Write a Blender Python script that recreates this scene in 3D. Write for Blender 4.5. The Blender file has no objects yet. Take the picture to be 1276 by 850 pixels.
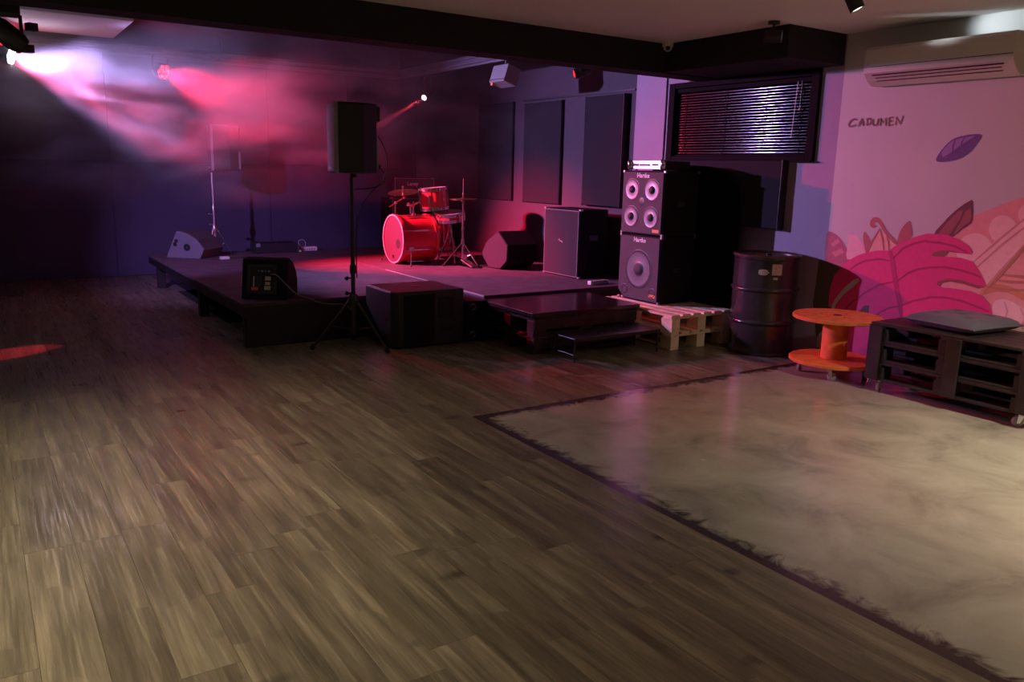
import bpy, bmesh, math, random
from mathutils import Vector, Matrix
from mathutils.geometry import tessellate_polygon
random.seed(7)
SC = bpy.context.scene
COL = SC.collection

# ------------------------------------------------------------------ camera
IW, IH = 1276.0, 850.0
CX, CY = 638.0, 425.0
VA = (-40.0, 198.0); VB = (2200.0, 250.0)          # vanishing points of the room's two floor directions
FPX = math.sqrt(-((VA[0]-CX)*(VB[0]-CX) + (VA[1]-CY)*(VB[1]-CY)))
CAMH = 1.55
def _ray(p): return Vector((p[0]-CX, p[1]-CY, FPX))
_y = _ray(VA).normalized(); _x = _ray(VB).normalized(); _z = _x.cross(_y)
ROT = Matrix((_x, _y, _z))                          # camera (x right, y down, z forward) -> world
CAM = Vector((0, 0, CAMH))
def _dir(u, v): return ROT @ _ray((u, v))
def fl(u, v, z=0.0):
    d = _dir(u, v); return CAM + d*((z-CAMH)/d.z)
def onX(u, v, X):
    d = _dir(u, v); return CAM + d*(X/d.x)
def onY(u, v, Y):
    d = _dir(u, v); return CAM + d*(Y/d.y)
cd = bpy.data.cameras.new('camera'); cam = bpy.data.objects.new('camera', cd); COL.objects.link(cam)
cd.sensor_width = 36.0; cd.lens = FPX/IW*36.0; cd.clip_start = 0.05; cd.clip_end = 100
m3 = Matrix((ROT.col[0], -ROT.col[1], -ROT.col[2])).transposed()
cam.matrix_world = Matrix.Translation(CAM) @ m3.to_4x4()
SC.camera = cam

# ------------------------------------------------------------------ world, exposure
wd = bpy.data.worlds.new('world'); SC.world = wd; wd.use_nodes = True
bg = wd.node_tree.nodes['Background']; bg.inputs[0].default_value = (.03, .025, .03, 1); bg.inputs[1].default_value = 0.05
SC.view_settings.view_transform = 'Standard'; SC.view_settings.look = 'None'
SC.view_settings.exposure = 0.0; SC.view_settings.gamma = 1.0; SC.view_settings.use_curve_mapping = False
try:
    SC.cycles.use_denoising = True
    SC.cycles.volume_step_rate = 1.0
    SC.cycles.volume_max_steps = 256
    SC.cycles.sample_clamp_indirect = 4.0
    SC.cycles.max_bounces = 6
except Exception: pass

# ------------------------------------------------------------------ materials
MATS = {}
def mat(name, col, rough=.6, metal=0., spec=.5, bump=None, var=None, emit=None, alpha=None, sheen=0., coat=0.):
    """bump=(scale, strength); var=(scale, amount) colour mottling"""
    if name in MATS: return MATS[name]
    m = bpy.data.materials.new(name); m.use_nodes = True; MATS[name] = m
    nt = m.node_tree; b = nt.nodes['Principled BSDF']
    b.inputs['Base Color'].default_value = (*col, 1); b.inputs['Roughness'].default_value = rough
    b.inputs['Metallic'].default_value = metal; b.inputs['Specular IOR Level'].default_value = spec
    b.inputs['Sheen Weight'].default_value = sheen; b.inputs['Coat Weight'].default_value = coat
    tc = nt.nodes.new('ShaderNodeTexCoord')
    if var:
        n = nt.nodes.new('ShaderNodeTexNoise'); n.inputs['Scale'].default_value = var[0]; n.inputs['Detail'].default_value = 5
        nt.links.new(tc.outputs['Object'], n.inputs['Vector'])
        r = nt.nodes.new('ShaderNodeValToRGB'); nt.links.new(n.outputs['Fac'], r.inputs[0])
        a = var[1]
        r.color_ramp.elements[0].position = .3; r.color_ramp.elements[1].position = .7
        r.color_ramp.elements[0].color = tuple(c*(1-a) for c in col)+(1,); r.color_ramp.elements[1].color = tuple(min(1, c*(1+a)) for c in col)+(1,)
        nt.links.new(r.outputs[0], b.inputs['Base Color'])
    if bump:
        n = nt.nodes.new('ShaderNodeTexNoise'); n.inputs['Scale'].default_value = bump[0]; n.inputs['Detail'].default_value = 4
        nt.links.new(tc.outputs['Object'], n.inputs['Vector'])
        bp = nt.nodes.new('ShaderNodeBump'); bp.inputs['Strength'].default_value = bump[1]; bp.inputs['Distance'].default_value = .01
        nt.links.new(n.outputs['Fac'], bp.inputs['Height']); nt.links.new(bp.outputs[0], b.inputs['Normal'])
    if emit:
        b.inputs['Emission Color'].default_value = (*emit[0], 1); b.inputs['Emission Strength'].default_value = emit[1]
    return m
M = dict(
 stage_carpet=mat('stage_carpet', (.105, .08, .10), .9, bump=(400, .25), var=(6, .2), spec=.2),
 black_wood=mat('black_painted_wood', (.018, .017, .018), .5, bump=(30, .15), var=(8, .35)),
 black_cloth=mat('black_cloth', (.006, .006, .007), .95, spec=.1),
 black_plastic=mat('black_plastic', (.02, .02, .022), .42, bump=(250, .15)),
 black_carpet=mat('black_cabinet_carpet', (.012, .012, .013), .85, bump=(300, .3), spec=.2),
 black_metal=mat('black_powder_metal', (.045, .043, .043), .32, metal=.5),
 grille=mat('black_steel_grille', (.10, .10, .11), .55, metal=.2, bump=(500, .4)),
 speaker_side=mat('grey_flecked_cabinet', (.16, .15, .18), .7, bump=(260, .3)),
 chrome=mat('chrome', (.75, .74, .76), .18, metal=1.),
 steel=mat('brushed_steel', (.45, .45, .47), .35, metal=1.),
 silver=mat('silver_amp_panel', (.72, .70, .74), .3, metal=.6),
 drum_red=mat('red_drum_wrap', (.72, .03, .05), .18, coat=.6),
 drum_head=mat('smoky_drum_head', (.10, .045, .065), .35),
 drum_head_white=mat('white_drum_head', (.6, .5, .52), .4),
 brass=mat('bronze_cymbal', (.75, .45, .30), .28, metal=1.),
 guitar_cloth=mat('grey_grille_cloth', (.042, .037, .046), .9, bump=(350, .35), spec=.2),
 bass_grille=mat('charcoal_bass_grille', (.036, .033, .041), .6, bump=(450, .35)),
 cone_alu=mat('aluminium_cone', (.17, .16, .16), .42, metal=.8),
 white_print=mat('white_print', (.85, .84, .86), .5),
 orange_badge=mat('orange_badge', (.75, .28, .08), .5),
 rubber=mat('black_rubber', (.012, .012, .012), .7),
 white_plastic=mat('white_plastic', (.72, .70, .66), .35),
 grey_plastic=mat('grey_plastic', (.25, .25, .26), .4),
 red_plastic=mat('red_label', (.7, .06, .06), .5),
 barrel=mat('black_enamel_drum', (.035, .033, .036), .22, var=(3, .4), coat=.3),
 barrel_lid=mat('worn_drum_rim', (.12, .06, .05), .3, metal=.3, var=(9, .5)),
 paper=mat('old_paper_sticker', (.55, .50, .38), .8, var=(30, .2)),
 spool=mat('orange_painted_wood', (.80, .20, .05), .55, var=(14, .18), bump=(60, .08)),
 bench_wood=mat('dark_stained_pallet_wood', (.019, .015, .015), .5, bump=(40, .25), var=(7, .45)),
 pine=mat('raw_pine', (.80, .63, .42), .7, bump=(40, .2), var=(6, .22)),
 step_wood=mat('maroon_stained_step_wood', (.035, .015, .015), .45, bump=(35, .25), var=(9, .5)),
 step_top=mat('varnished_step_top', (.028, .018, .02), .2, var=(5, .4)),
 cushion=mat('slate_grey_cushion_cloth', (.085, .085, .115), .6, bump=(180, .2), sheen=.1),
 ac=mat('ivory_air_conditioner_plastic', (.62, .56, .50), .35),
 dark_slot=mat('dark_slot', (.015, .013, .013), .7),
 frame_black=mat('black_window_frame', (.008, .008, .009), .8, spec=.1),
 slat=mat('dark_aluminium_slat', (.06, .06, .065), .10, metal=.95),
 glass=mat('night_window_glass', (.01, .01, .012), .05),
 foam_panel=mat('charcoal_acoustic_fabric', (.030, .028, .034), .95, bump=(200, .3), spec=.1),
 wall_purple=mat('violet_grey_wall_paint', (.36, .29, .40), .7, bump=(18, .1), var=(2.5, .06)),
 wall_purple_dim=mat('dimmed_violet_wall_paint', (.058, .042, .062), .75, bump=(18, .1), var=(2.5, .08)),  # same paint as the window wall, its weaker light put into the colour
 wall_dark=mat('dark_indigo_wall_board', (.060, .052, .105), .75, bump=(40, .08), var=(1.5, .15)),
 wall_plain=mat('dull_beige_room_wall', (.30, .27, .24), .8, var=(2, .05)),
 beam_black=mat('black_beam_paint', (.008, .008, .008), .8, bump=(40, .05)),
 ceil=mat('off_white_ceiling_paint', (.76, .73, .68), .8, bump=(35, .03), var=(1.2, .03)),
 stage_ceil=mat('dark_stage_ceiling', (.035, .03, .04), .8),
 panel_white=mat('white_ceiling_panel', (.75, .74, .76), .7),
 rail=mat('grey_rail_metal', (.22, .21, .24), .4, metal=.6),
 subfloor=mat('dark_subfloor', (.015, .012, .01), .9),
 mural_base=mat('mural_wall_paint', (.58, .57, .52), .62, bump=(25, .05), var=(1.6, .04)),
)
def flat(name, col): return mat('mural_paint_'+name, col, .6, var=(20, .05))

def lamp_mat(name, col, s): return mat(name, (.02, .02, .02), .3, emit=(col, s))
M['led_white'] = lamp_mat('led_violet_white', (.93, .80, 1.), 75)
M['led_red'] = lamp_mat('led_red', (1., .0015, .004), 45)
M['led_pink'] = lamp_mat('led_pink', (1., .30, .38), 12)
M['led_cool'] = lamp_mat('led_cool_white', (.9, .92, 1.), 1.2)
M['led_warm'] = lamp_mat('led_warm', (1., .9, .7), 3)

def plank_material():
    m = bpy.data.materials.new('oak_vinyl_plank'); m.use_nodes = True; nt = m.node_tree; N = nt.nodes; L = nt.links
    b = N['Principled BSDF']
    oi = N.new('ShaderNodeObjectInfo'); ge = N.new('ShaderNodeNewGeometry')
    ad = N.new('ShaderNodeMath'); ad.operation = 'ADD'; L.new(oi.outputs['Random'], ad.inputs[0]); L.new(ge.outputs['Random Per Island'], ad.inputs[1])
    fr = N.new('ShaderNodeMath'); fr.operation = 'FRACT'; L.new(ad.outputs[0], fr.inputs[0])
    # grain: stretched along the plank (world Y), shifted per plank
    mp = N.new('ShaderNodeMapping'); mp.inputs['Scale'].default_value = (75, 2.6, 1)
    cb = N.new('ShaderNodeCombineXYZ'); L.new(fr.outputs[0], cb.inputs[1])
    sc = N.new('ShaderNodeVectorMath'); sc.operation = 'SCALE'; sc.inputs['Scale'].default_value = 9.; L.new(cb.outputs[0], sc.inputs[0])
    va = N.new('ShaderNodeVectorMath'); va.operation = 'ADD'; L.new(ge.outputs['Position'], va.inputs[0]); L.new(sc.outputs[0], va.inputs[1])
    L.new(va.outputs[0], mp.inputs[0])
    n1 = N.new('ShaderNodeTexNoise'); n1.inputs['Scale'].default_value = 1.; n1.inputs['Detail'].default_value = 6; n1.inputs['Roughness'].default_value = .6
    n1.inputs['Distortion'].default_value = .15; L.new(mp.outputs[0], n1.inputs['Vector'])
    r1 = N.new('ShaderNodeValToRGB'); L.new(n1.outputs['Fac'], r1.inputs[0]); e = r1.color_ramp.elements
    e[0].position = .25; e[0].color = (.118, .098, .062, 1); e[1].position = .75; e[1].color = (.295, .255, .178, 1)
    x = e.new(.5); x.color = (.195, .162, .105, 1)
    # broad blotches
    mp2 = N.new('ShaderNodeMapping'); mp2.inputs['Scale'].default_value = (16, 1.5, 1); L.new(va.outputs[0], mp2.inputs[0])
    n2 = N.new('ShaderNodeTexNoise'); n2.inputs['Scale'].default_value = 1.; n2.inputs['Detail'].default_value = 4; L.new(mp2.outputs[0], n2.inputs['Vector'])
    mr = N.new('ShaderNodeMapRange'); mr.inputs['From Min'].default_value = .3; mr.inputs['From Max'].default_value = .7
    mr.inputs['To Min'].default_value = .62; mr.inputs['To Max'].default_value = 1.3; L.new(n2.outputs['Fac'], mr.inputs[0])
    # per plank tone
    mr2 = N.new('ShaderNodeMapRange'); mr2.inputs['To Min'].default_value = .78; mr2.inputs['To Max'].default_value = 1.20; L.new(fr.outputs[0], mr2.inputs[0])
    mu0 = N.new('ShaderNodeMath'); mu0.operation = 'MULTIPLY'; L.new(mr.outputs[0], mu0.inputs[0]); L.new(mr2.outputs[0], mu0.inputs[1])
    # printed strips inside each plank, with wavering edges
    mps = N.new('ShaderNodeMapping'); mps.inputs['Scale'].default_value = (24, 1.7, 1); L.new(va.outputs[0], mps.inputs[0])
    nw = N.new('ShaderNodeTexNoise'); nw.inputs['Scale'].default_value = 3.0; L.new(va.outputs[0], nw.inputs['Vector'])
    vw = N.new('ShaderNodeVectorMath'); vw.operation = 'MULTIPLY_ADD'; vw.inputs[1].default_value = (1.2, .9, 0); L.new(nw.outputs['Color'], vw.inputs[0]); L.new(mps.outputs[0], vw.inputs[2])
    vf = N.new('ShaderNodeVectorMath'); vf.operation = 'FLOOR'; L.new(vw.outputs[0], vf.inputs[0])
    wn = N.new('ShaderNodeTexWhiteNoise'); wn.noise_dimensions = '2D'; L.new(vf.outputs[0], wn.inputs['Vector'])
    mrs = N.new('ShaderNodeMapRange'); mrs.inputs['To Min'].default_value = .78; mrs.inputs['To Max'].default_value = 1.18; L.new(wn.outputs['Value'], mrs.inputs[0])
    mu = N.new('ShaderNodeMath'); mu.operation = 'MULTIPLY'; L.new(mu0.outputs[0], mu.inputs[0]); L.new(mrs.outputs[0], mu.inputs[1])
    # knots: sparse dark lens shapes across the grain
    mp3 = N.new('ShaderNodeMapping'); mp3.inputs['Scale'].default_value = (2.1, 5.2, 1); L.new(va.outputs[0], mp3.inputs[0])
    vo = N.new('ShaderNodeTexVoronoi'); vo.inputs['Scale'].default_value = 1.; L.new(mp3.outputs[0], vo.inputs['Vector'])
    nk = N.new('ShaderNodeTexNoise'); nk.inputs['Scale'].default_value = 14; L.new(ge.outputs['Position'], nk.inputs['Vector'])
    ka = N.new('ShaderNodeMath'); ka.operation = 'MULTIPLY_ADD'; ka.inputs[1].default_value = .16; L.new(nk.outputs['Fac'], ka.inputs[0]); L.new(vo.outputs['Distance'], ka.inputs[2])
    sk = N.new('ShaderNodeSeparateColor'); L.new(vo.outputs['Color'], sk.inputs[0])
    gt = N.new('ShaderNodeMath'); gt.operation = 'GREATER_THAN'; gt.inputs[1].default_value = .36; L.new(sk.outputs[0], gt.inputs[0])
    kb = N.new('ShaderNodeMath'); kb.operation = 'ADD'; L.new(ka.outputs[0], kb.inputs[0]); L.new(gt.outputs[0], kb.inputs[1]); ka = kb
    kr = N.new('ShaderNodeMapRange'); kr.inputs['From Min'].default_value = .14; kr.inputs['From Max'].default_value = .29
    kr.inputs['To Min'].default_value = .42; kr.inputs['To Max'].default_value = 1.; L.new(ka.outputs[0], kr.inputs[0])
    mu2 = N.new('ShaderNodeMath'); mu2.operation = 'MULTIPLY'; L.new(mu.outputs[0], mu2.inputs[0]); L.new(kr.outputs[0], mu2.inputs[1])
    mx = N.new('ShaderNodeVectorMath'); mx.operation = 'SCALE'; L.new(r1.outputs[0], mx.inputs[0]); L.new(mu2.outputs[0], mx.inputs['Scale'])
    L.new(mx.outputs[0], b.inputs['Base Color'])
    rr = N.new('ShaderNodeMapRange'); rr.inputs['From Min'].default_value = .3; rr.inputs['From Max'].default_value = .7; rr.inputs['To Min'].default_value = .50; rr.inputs['To Max'].default_value = .16; L.new(n1.outputs['Fac'], rr.inputs[0]); L.new(rr.outputs[0], b.inputs['Roughness'])
    bp = N.new('ShaderNodeBump'); bp.inputs['Strength'].default_value = .12; bp.inputs['Distance'].default_value = .004; L.new(n1.outputs['Fac'], bp.inputs['Height']); L.new(bp.outputs[0], b.inputs['Normal'])
    b.inputs['Specular IOR Level'].default_value = .45
    return m
M['plank'] = plank_material()

CONC_X, CONC_Y = 2.56, 4.31
def concrete_material():
    m = bpy.data.materials.new('trowelled_concrete'); m.use_nodes = True; nt = m.node_tree; N = nt.nodes; L = nt.links
    b = N['Principled BSDF']; ge = N.new('ShaderNodeNewGeometry')
    n0 = N.new('ShaderNodeTexNoise'); n0.inputs['Scale'].default_value = 1.1; n0.inputs['Detail'].default_value = 3; L.new(ge.outputs['Position'], n0.inputs['Vector'])
    n1 = N.new('ShaderNodeTexNoise'); n1.inputs['Scale'].default_value = 2.3; n1.inputs['Detail'].default_value = 10; n1.inputs['Distortion'].default_value = .55; n1.inputs['Roughness'].default_value = .62
    L.new(ge.outputs['Position'], n1.inputs['Vector'])
    r = N.new('ShaderNodeValToRGB'); L.new(n1.outputs['Fac'], r.inputs[0]); e = r.color_ramp.elements
    e[0].position = .28; e[0].color = (.21, .19, .148, 1); e[1].position = .68; e[1].color = (.45, .415, .33, 1)
    x = e.new(.48); x.color = (.355, .328, .258, 1)
    # dark adhesive stain along the two cut edges, ragged on the inner side
    sp = N.new('ShaderNodeSeparateXYZ'); L.new(ge.outputs['Position'], sp.inputs[0])
    dx = N.new('ShaderNodeMath'); dx.operation = 'SUBTRACT'; L.new(sp.outputs[0], dx.inputs[0]); dx.inputs[1].default_value = CONC_X
    dy = N.new('ShaderNodeMath'); dy.operation = 'SUBTRACT'; dy.inputs[0].default_value = CONC_Y; L.new(sp.outputs[1], dy.inputs[1])
    mn = N.new('ShaderNodeMath'); mn.operation = 'MINIMUM'; L.new(dx.outputs[0], mn.inputs[0]); L.new(dy.outputs[0], mn.inputs[1])
    n2 = N.new('ShaderNodeTexNoise'); n2.inputs['Scale'].default_value = 6.5; n2.inputs['Detail'].default_value = 9; n2.inputs['Roughness'].default_value = .65; n2.inputs['Distortion'].default_value = 1.6; L.new(ge.outputs['Position'], n2.inputs['Vector'])
    ma = N.new('ShaderNodeMath'); ma.operation = 'MULTIPLY_ADD'; ma.inputs[1].default_value = -.34; L.new(n2.outputs['Fac'], ma.inputs[0]); L.new(mn.outputs[0], ma.inputs[2])
    st = N.new('ShaderNodeMapRange'); st.inputs['From Min'].default_value = -.125; st.inputs['From Max'].default_value = -.05; L.new(ma.outputs[0], st.inputs[0])
    sb = N.new('ShaderNodeMapRange'); sb.inputs['From Min'].default_value = .045; sb.inputs['From Max'].default_value = .07; L.new(mn.outputs[0], sb.inputs[0])
    s2 = N.new('ShaderNodeMath'); s2.operation = 'MINIMUM'; L.new(st.outputs[0], s2.inputs[0]); L.new(sb.outputs[0], s2.inputs[1])
    mix = N.new('ShaderNodeMix'); mix.data_type = 'RGBA'; L.new(s2.outputs[0], mix.inputs['Factor'])
    mix.inputs[6].default_value = (.050, .036, .030, 1); L.new(r.outputs[0], mix.inputs[7])
    L.new(mix.outputs[2], b.inputs['Base Color'])
    rr = N.new('ShaderNodeMapRange'); rr.inputs['To Min'].default_value = .13; rr.inputs['To Max'].default_value = .34; L.new(n0.outputs['Fac'], rr.inputs[0]); L.new(rr.outputs[0], b.inputs['Roughness'])
    bp = N.new('ShaderNodeBump'); bp.inputs['Strength'].default_value = .10; bp.inputs['Distance'].default_value = .01; L.new(n1.outputs['Fac'], bp.inputs['Height']); L.new(bp.outputs[0], b.inputs['Normal'])
    return m
M['concrete'] = concrete_material()

# ------------------------------------------------------------------ mesh helpers
class MB:
    def __init__(s): s.bm = bmesh.new()
    def box(s, a, b, rot=None, at=None):
        """axis-aligned box from corner a to b, optionally rotated (3x3) about `at`"""
        x0, y0, z0 = a; x1, y1, z1 = b
        v = [Vector(p) for p in ((x0,y0,z0),(x1,y0,z0),(x1,y1,z0),(x0,y1,z0),(x0,y0,z1),(x1,y0,z1),(x1,y1,z1),(x0,y1,z1))]
        if rot is not None:
            o = Vector(at) if at is not None else (Vector(a)+Vector(b))/2
            v = [o + rot @ (p-o) for p in v]
        v = [s.bm.verts.new(p) for p in v]
        for f in ((0,3,2,1),(4,5,6,7),(0,1,5,4),(1,2,6,5),(2,3,7,6),(3,0,4,7)): s.bm.faces.new([v[i] for i in f])
        return s
    def tube(s, p0, p1, r0, r1=None, n=12, cap=True):
        p0 = Vector(p0); p1 = Vector(p1); r1 = r0 if r1 is None else r1
        q = (p1-p0).to_track_quat('Z', 'Y').to_matrix()
        A = []; B = []
        for i in range(n):
            t = 2*math.pi*i/n; d = q @ Vector((math.cos(t), math.sin(t), 0))
            A.append(s.bm.verts.new(p0+d*r0)); B.append(s.bm.verts.new(p1+d*r1))
        for i in range(n):
            j = (i+1) % n; s.bm.faces.new((A[i], A[j], B[j], B[i]))
        if cap: s.bm.faces.new(A[::-1]); s.bm.faces.new(B)
        return s
    def path(s, pts, r, n=8):
        pts = [Vector(p) for p in pts]; rings = []
        for k, p in enumerate(pts):
            d = (pts[min(k+1, len(pts)-1)] - pts[max(k-1, 0)])
            q = d.to_track_quat('Z', 'Y').to_matrix() if d.length > 1e-9 else Matrix.Identity(3)
            rings.append([s.bm.verts.new(p + q @ Vector((math.cos(2*math.pi*i/n)*r, math.sin(2*math.pi*i/n)*r, 0))) for i in range(n)])
        for a, b in zip(rings, rings[1:]):
            # align to avoid twist
            off = min(range(n), key=lambda o: (a[0].co-b[o].co).length)
            for i in range(n):
                j = (i+1) % n; s.bm.faces.new((a[i], a[j], b[(j+off) % n], b[(i+off) % n]))
        s.bm.faces.new(rings[0][::-1]); s.bm.faces.new(rings[-1])
        return s
    def lathe(s, prof, o=(0,0,0), axis=(0,0,1), n=28, closed=False):
        """prof: list of (r, h) along the axis"""
        o = Vector(o); q = Vector(axis).to_track_quat('Z', 'Y').to_matrix(); rings = []
        for r, h in prof:
            if r < 1e-6: rings.append([s.bm.verts.new(o + q @ Vector((0,0,h)))])
            else: rings.append([s.bm.verts.new(o + q @ Vector((math.cos(2*math.pi*i/n)*r, math.sin(2*math.pi*i/n)*r, h))) for i in range(n)])
        pr = list(zip(rings, rings[1:]))
        if closed: pr.append((rings[-1], rings[0]))
        for a, b in pr:
            for i in range(n):
                j = (i+1) % n
                if len(a) == 1 and len(b) == 1: continue
                if len(a) == 1: s.bm.faces.new((a[0], b[j], b[i]))
                elif len(b) == 1: s.bm.faces.new((a[i], a[j], b[0]))
                else: s.bm.faces.new((a[i], a[j], b[j], b[i]))
        return s
    def prism(s, pts, f0, f1):
        """pts: 2-D outline; f0/f1 map (a,b)->3-D for the two ends"""
        A = [s.bm.verts.new(f0(*p)) for p in pts]; B = [s.bm.verts.new(f1(*p)) for p in pts]; n = len(pts)
        s.bm.faces.new(A[::-1]); s.bm.faces.new(B)
        for i in range(n):
            j = (i+1) % n; s.bm.faces.new((A[i], A[j], B[j], B[i]))
        return s
    def ico(s, c, r, sub=2, sc=(1,1,1)):
        bmesh.ops.create_icosphere(s.bm, subdivisions=sub, radius=r, matrix=Matrix.Translation(c) @ Matrix.Diagonal((*sc, 1)))
        return s
    def build(s, name, material, parent=None, smooth=False, bevel=0, seg=2, loc=None, tri=False):
        bmesh.ops.recalc_face_normals(s.bm, faces=s.bm.faces[:])
        if tri: bmesh.ops.triangulate(s.bm, faces=s.bm.faces[:])
        me = bpy.data.meshes.new(name); s.bm.to_mesh(me); s.bm.free()
        me.materials.append(material)
        o = bpy.data.objects.new(name, me); COL.objects.link(o)
        if parent: o.parent = parent
        if loc: o.location = loc
        if smooth:
            me.polygons.foreach_set('use_smooth', [True]*len(me.polygons)); me.update()
            me.set_sharp_from_angle(angle=math.radians(40))
        if bevel:
            md = o.modifiers.new('edge', 'BEVEL'); md.width = bevel; md.segments = seg; md.limit_method = 'ANGLE'; md.angle_limit = math.radians(50)
        return o
def RZ(d): return Matrix.Rotation(math.radians(d), 3, 'Z')
def tag(o, label, cat=None, group=None, kind=None):
    if label: o['label'] = label
    if cat: o['category'] = cat
    if group: o['group'] = group
    if kind: o['kind'] = kind
    return o
def thing(name, label, cat, loc=(0,0,0), rz=0, group=None):
    o = bpy.data.objects.new(name, None); COL.objects.link(o); o.empty_display_size = .1
    o.location = loc; o.rotation_euler = (0, 0, math.radians(rz))
    return tag(o, label, cat, group)
def struct(o, label, cat): return tag(o, label, cat, kind='structure')
def text_mesh(name, body, size, material, parent, mw, depth=.001, shear=0.):
    cu = bpy.data.curves.new(name, 'FONT'); cu.body = body; cu.size = size; cu.extrude = depth; cu.shear = shear
    cu.align_x = 'CENTER'; cu.align_y = 'CENTER'; cu.offset = size*.018; cu.resolution_u = 3
    t = bpy.data.objects.new(name+'_tmp', cu); COL.objects.link(t)
    bpy.context.view_layer.update()
    me = bpy.data.meshes.new_from_object(t.evaluated_get(bpy.context.evaluated_depsgraph_get()))
    bpy.data.objects.remove(t); me.name = name; me.materials.clear(); me.materials.append(material)
    o = bpy.data.objects.new(name, me); COL.objects.link(o); o.parent = parent; o.matrix_local = mw
    return o
def axes(o, x, y, z):
    """4x4 with local axes x,y,z at origin o"""
    m = Matrix((Vector(x), Vector(y), Vector(z))).transposed().to_4x4(); m.translation = Vector(o); return m
def spot(name, loc, target, watts, col, angle, blend=.3, size=.05, parent=None, shadow=True):
    l = bpy.data.lights.new(name, 'SPOT'); l.energy = watts; l.color = col; l.spot_size = math.radians(angle); l.spot_blend = blend; l.shadow_soft_size = size
    o = bpy.data.objects.new(name, l); COL.objects.link(o)
    d = (Vector(target)-Vector(loc)).normalized(); q = d.to_track_quat('-Z', 'Y')
    if parent:
        o.parent = parent; o.location = Vector(loc)-parent.location
    else: o.location = loc
    o.rotation_euler = q.to_euler()
    return o

# ------------------------------------------------------------------ the room
WR, WB, WL, WF = 6.2, 12.35, -4.0, -3.5           # right, back, left, front wall planes
ZC, ZS = 2.73, 3.06                                # ceiling of the room, of the stage bay
BY0, BY1, BZ = 5.80, 6.06, 2.47                    # main beam
floor = struct(MB().box((WL-.2, WF-.2, -.12), (WR+.3, WB+.3, -.006)).build('floor', M['subfloor']), 'club floor of oak-look planks around a bare concrete patch', 'floor')
cp = MB().box((CONC_X, WF, -.006), (WR, CONC_Y, -.0005)).build('concrete_patch', M['concrete'], floor); cp['label'] = 'bare trowelled concrete patch with ragged dark edge'
# planks, laid along Y, 0.18 m wide
PW, PL = .18, 1.22
pm = MB().box((0, 0, -.006), (PW-.0011, PL-.0011, 0)).build('plank', M['plank'], floor, bevel=0)
plank_mesh = pm.data; first = True
rest = bmesh.new(); nfull = 0
def in_view(x, y):
    d = ROT.transposed() @ (Vector((x, y, 0))-CAM)
    if d.z < .2: return False
    u = CX+FPX*d.x/d.z; v = CY+FPX*d.y/d.z
    return -60 < u < IW+60 and -60 < v < IH+60
def rest_box(x0, y0, x1, y1):
    v = [rest.verts.new(p) for p in ((x0,y0,-.006),(x1,y0,-.006),(x1,y1,-.006),(x0,y1,-.006),(x0,y0,0),(x1,y0,0),(x1,y1,0),(x0,y1,0))]
    for f in ((0,3,2,1),(4,5,6,7),(0,1,5,4),(1,2,6,5),(2,3,7,6),(3,0,4,7)): rest.faces.new([v[i] for i in f])
i0 = math.floor((WL-CONC_X)/PW)
for i in range(i0, math.ceil((WR-CONC_X)/PW)):
    x0 = CONC_X + i*PW; x1 = min(x0+PW, WR)
    if x0 < WL: continue
    ystart = (WF if i < 0 else CONC_Y)
    y = WF - ((i*.47+ .31*math.sin(i*2.3)) % 1.0)*PL
    while y < WB:
        a = max(y, ystart); b_ = min(y+PL, WB)
        if b_ - a > .02:
            hid = (x0 > 1.9 and a > 7.05 and b_ < 11.3) or (x0 > 4.0 and a > 6.55 and b_ < 11.3)
            vis = any(in_view(xx, yy) for xx in (x0, x1) for yy in (a, (a+b_)/2, b_)) and not hid
            if vis and nfull < 290:
                if b_-a > PL-.01 and x1-x0 > PW-.001:
                    if first: o = pm; first = False
                    else: o = bpy.data.objects.new('plank', plank_mesh); COL.objects.link(o); o.parent = floor
                    o.location = (x0, a, 0)
                else:
                    o = MB().box((0, 0, -.006), (x1-x0-.0007, b_-a-.0007, 0)).build('plank', M['plank'], floor); o.location = (x0, a, 0)
                nfull += 1
            elif not hid: rest_box(x0, a, x1-.0007, b_-.0007)
        y += PL
bmesh.ops.recalc_face_normals(rest, faces=rest.faces[:])
me = bpy.data.meshes.new('plank_rest'); rest.to_mesh(me); rest.free(); me.materials.append(M['plank'])
o = bpy.data.objects.new('outlying_planks', me); COL.objects.link(o); o.parent = floor; o['kind'] = 'stuff'

WY0, WY1, WZ0, WZ1 = 4.66, 6.43, 1.735, 2.465      # window opening in the right wall
PAINT_Y = 4.42                                     # where the mural paint meets the violet paint
wr = MB()
wr.box((WR, PAINT_Y, 0), (WR+.2, 7.0, WZ0)); wr.box((WR, PAINT_Y, WZ1), (WR+.2, 7.0, 3.2))
wr.box((WR, PAINT_Y, WZ0), (WR+.2, WY0, WZ1)); wr.box((WR, WY1, WZ0), (WR+.2, 7.0, WZ1))
wall_r = struct(wr.build('wall_right', M['wall_purple']), 'violet-grey painted side wall with the blind-covered window', 'wall')
MB().box((WR, 7.0, 0), (WR+.2, WB+.2, 3.2)).build('stage_bay_wall', M['wall_purple_dim'], wall_r)['label'] = 'stretch of the violet wall beside the stage, weaker light painted in'
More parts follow.
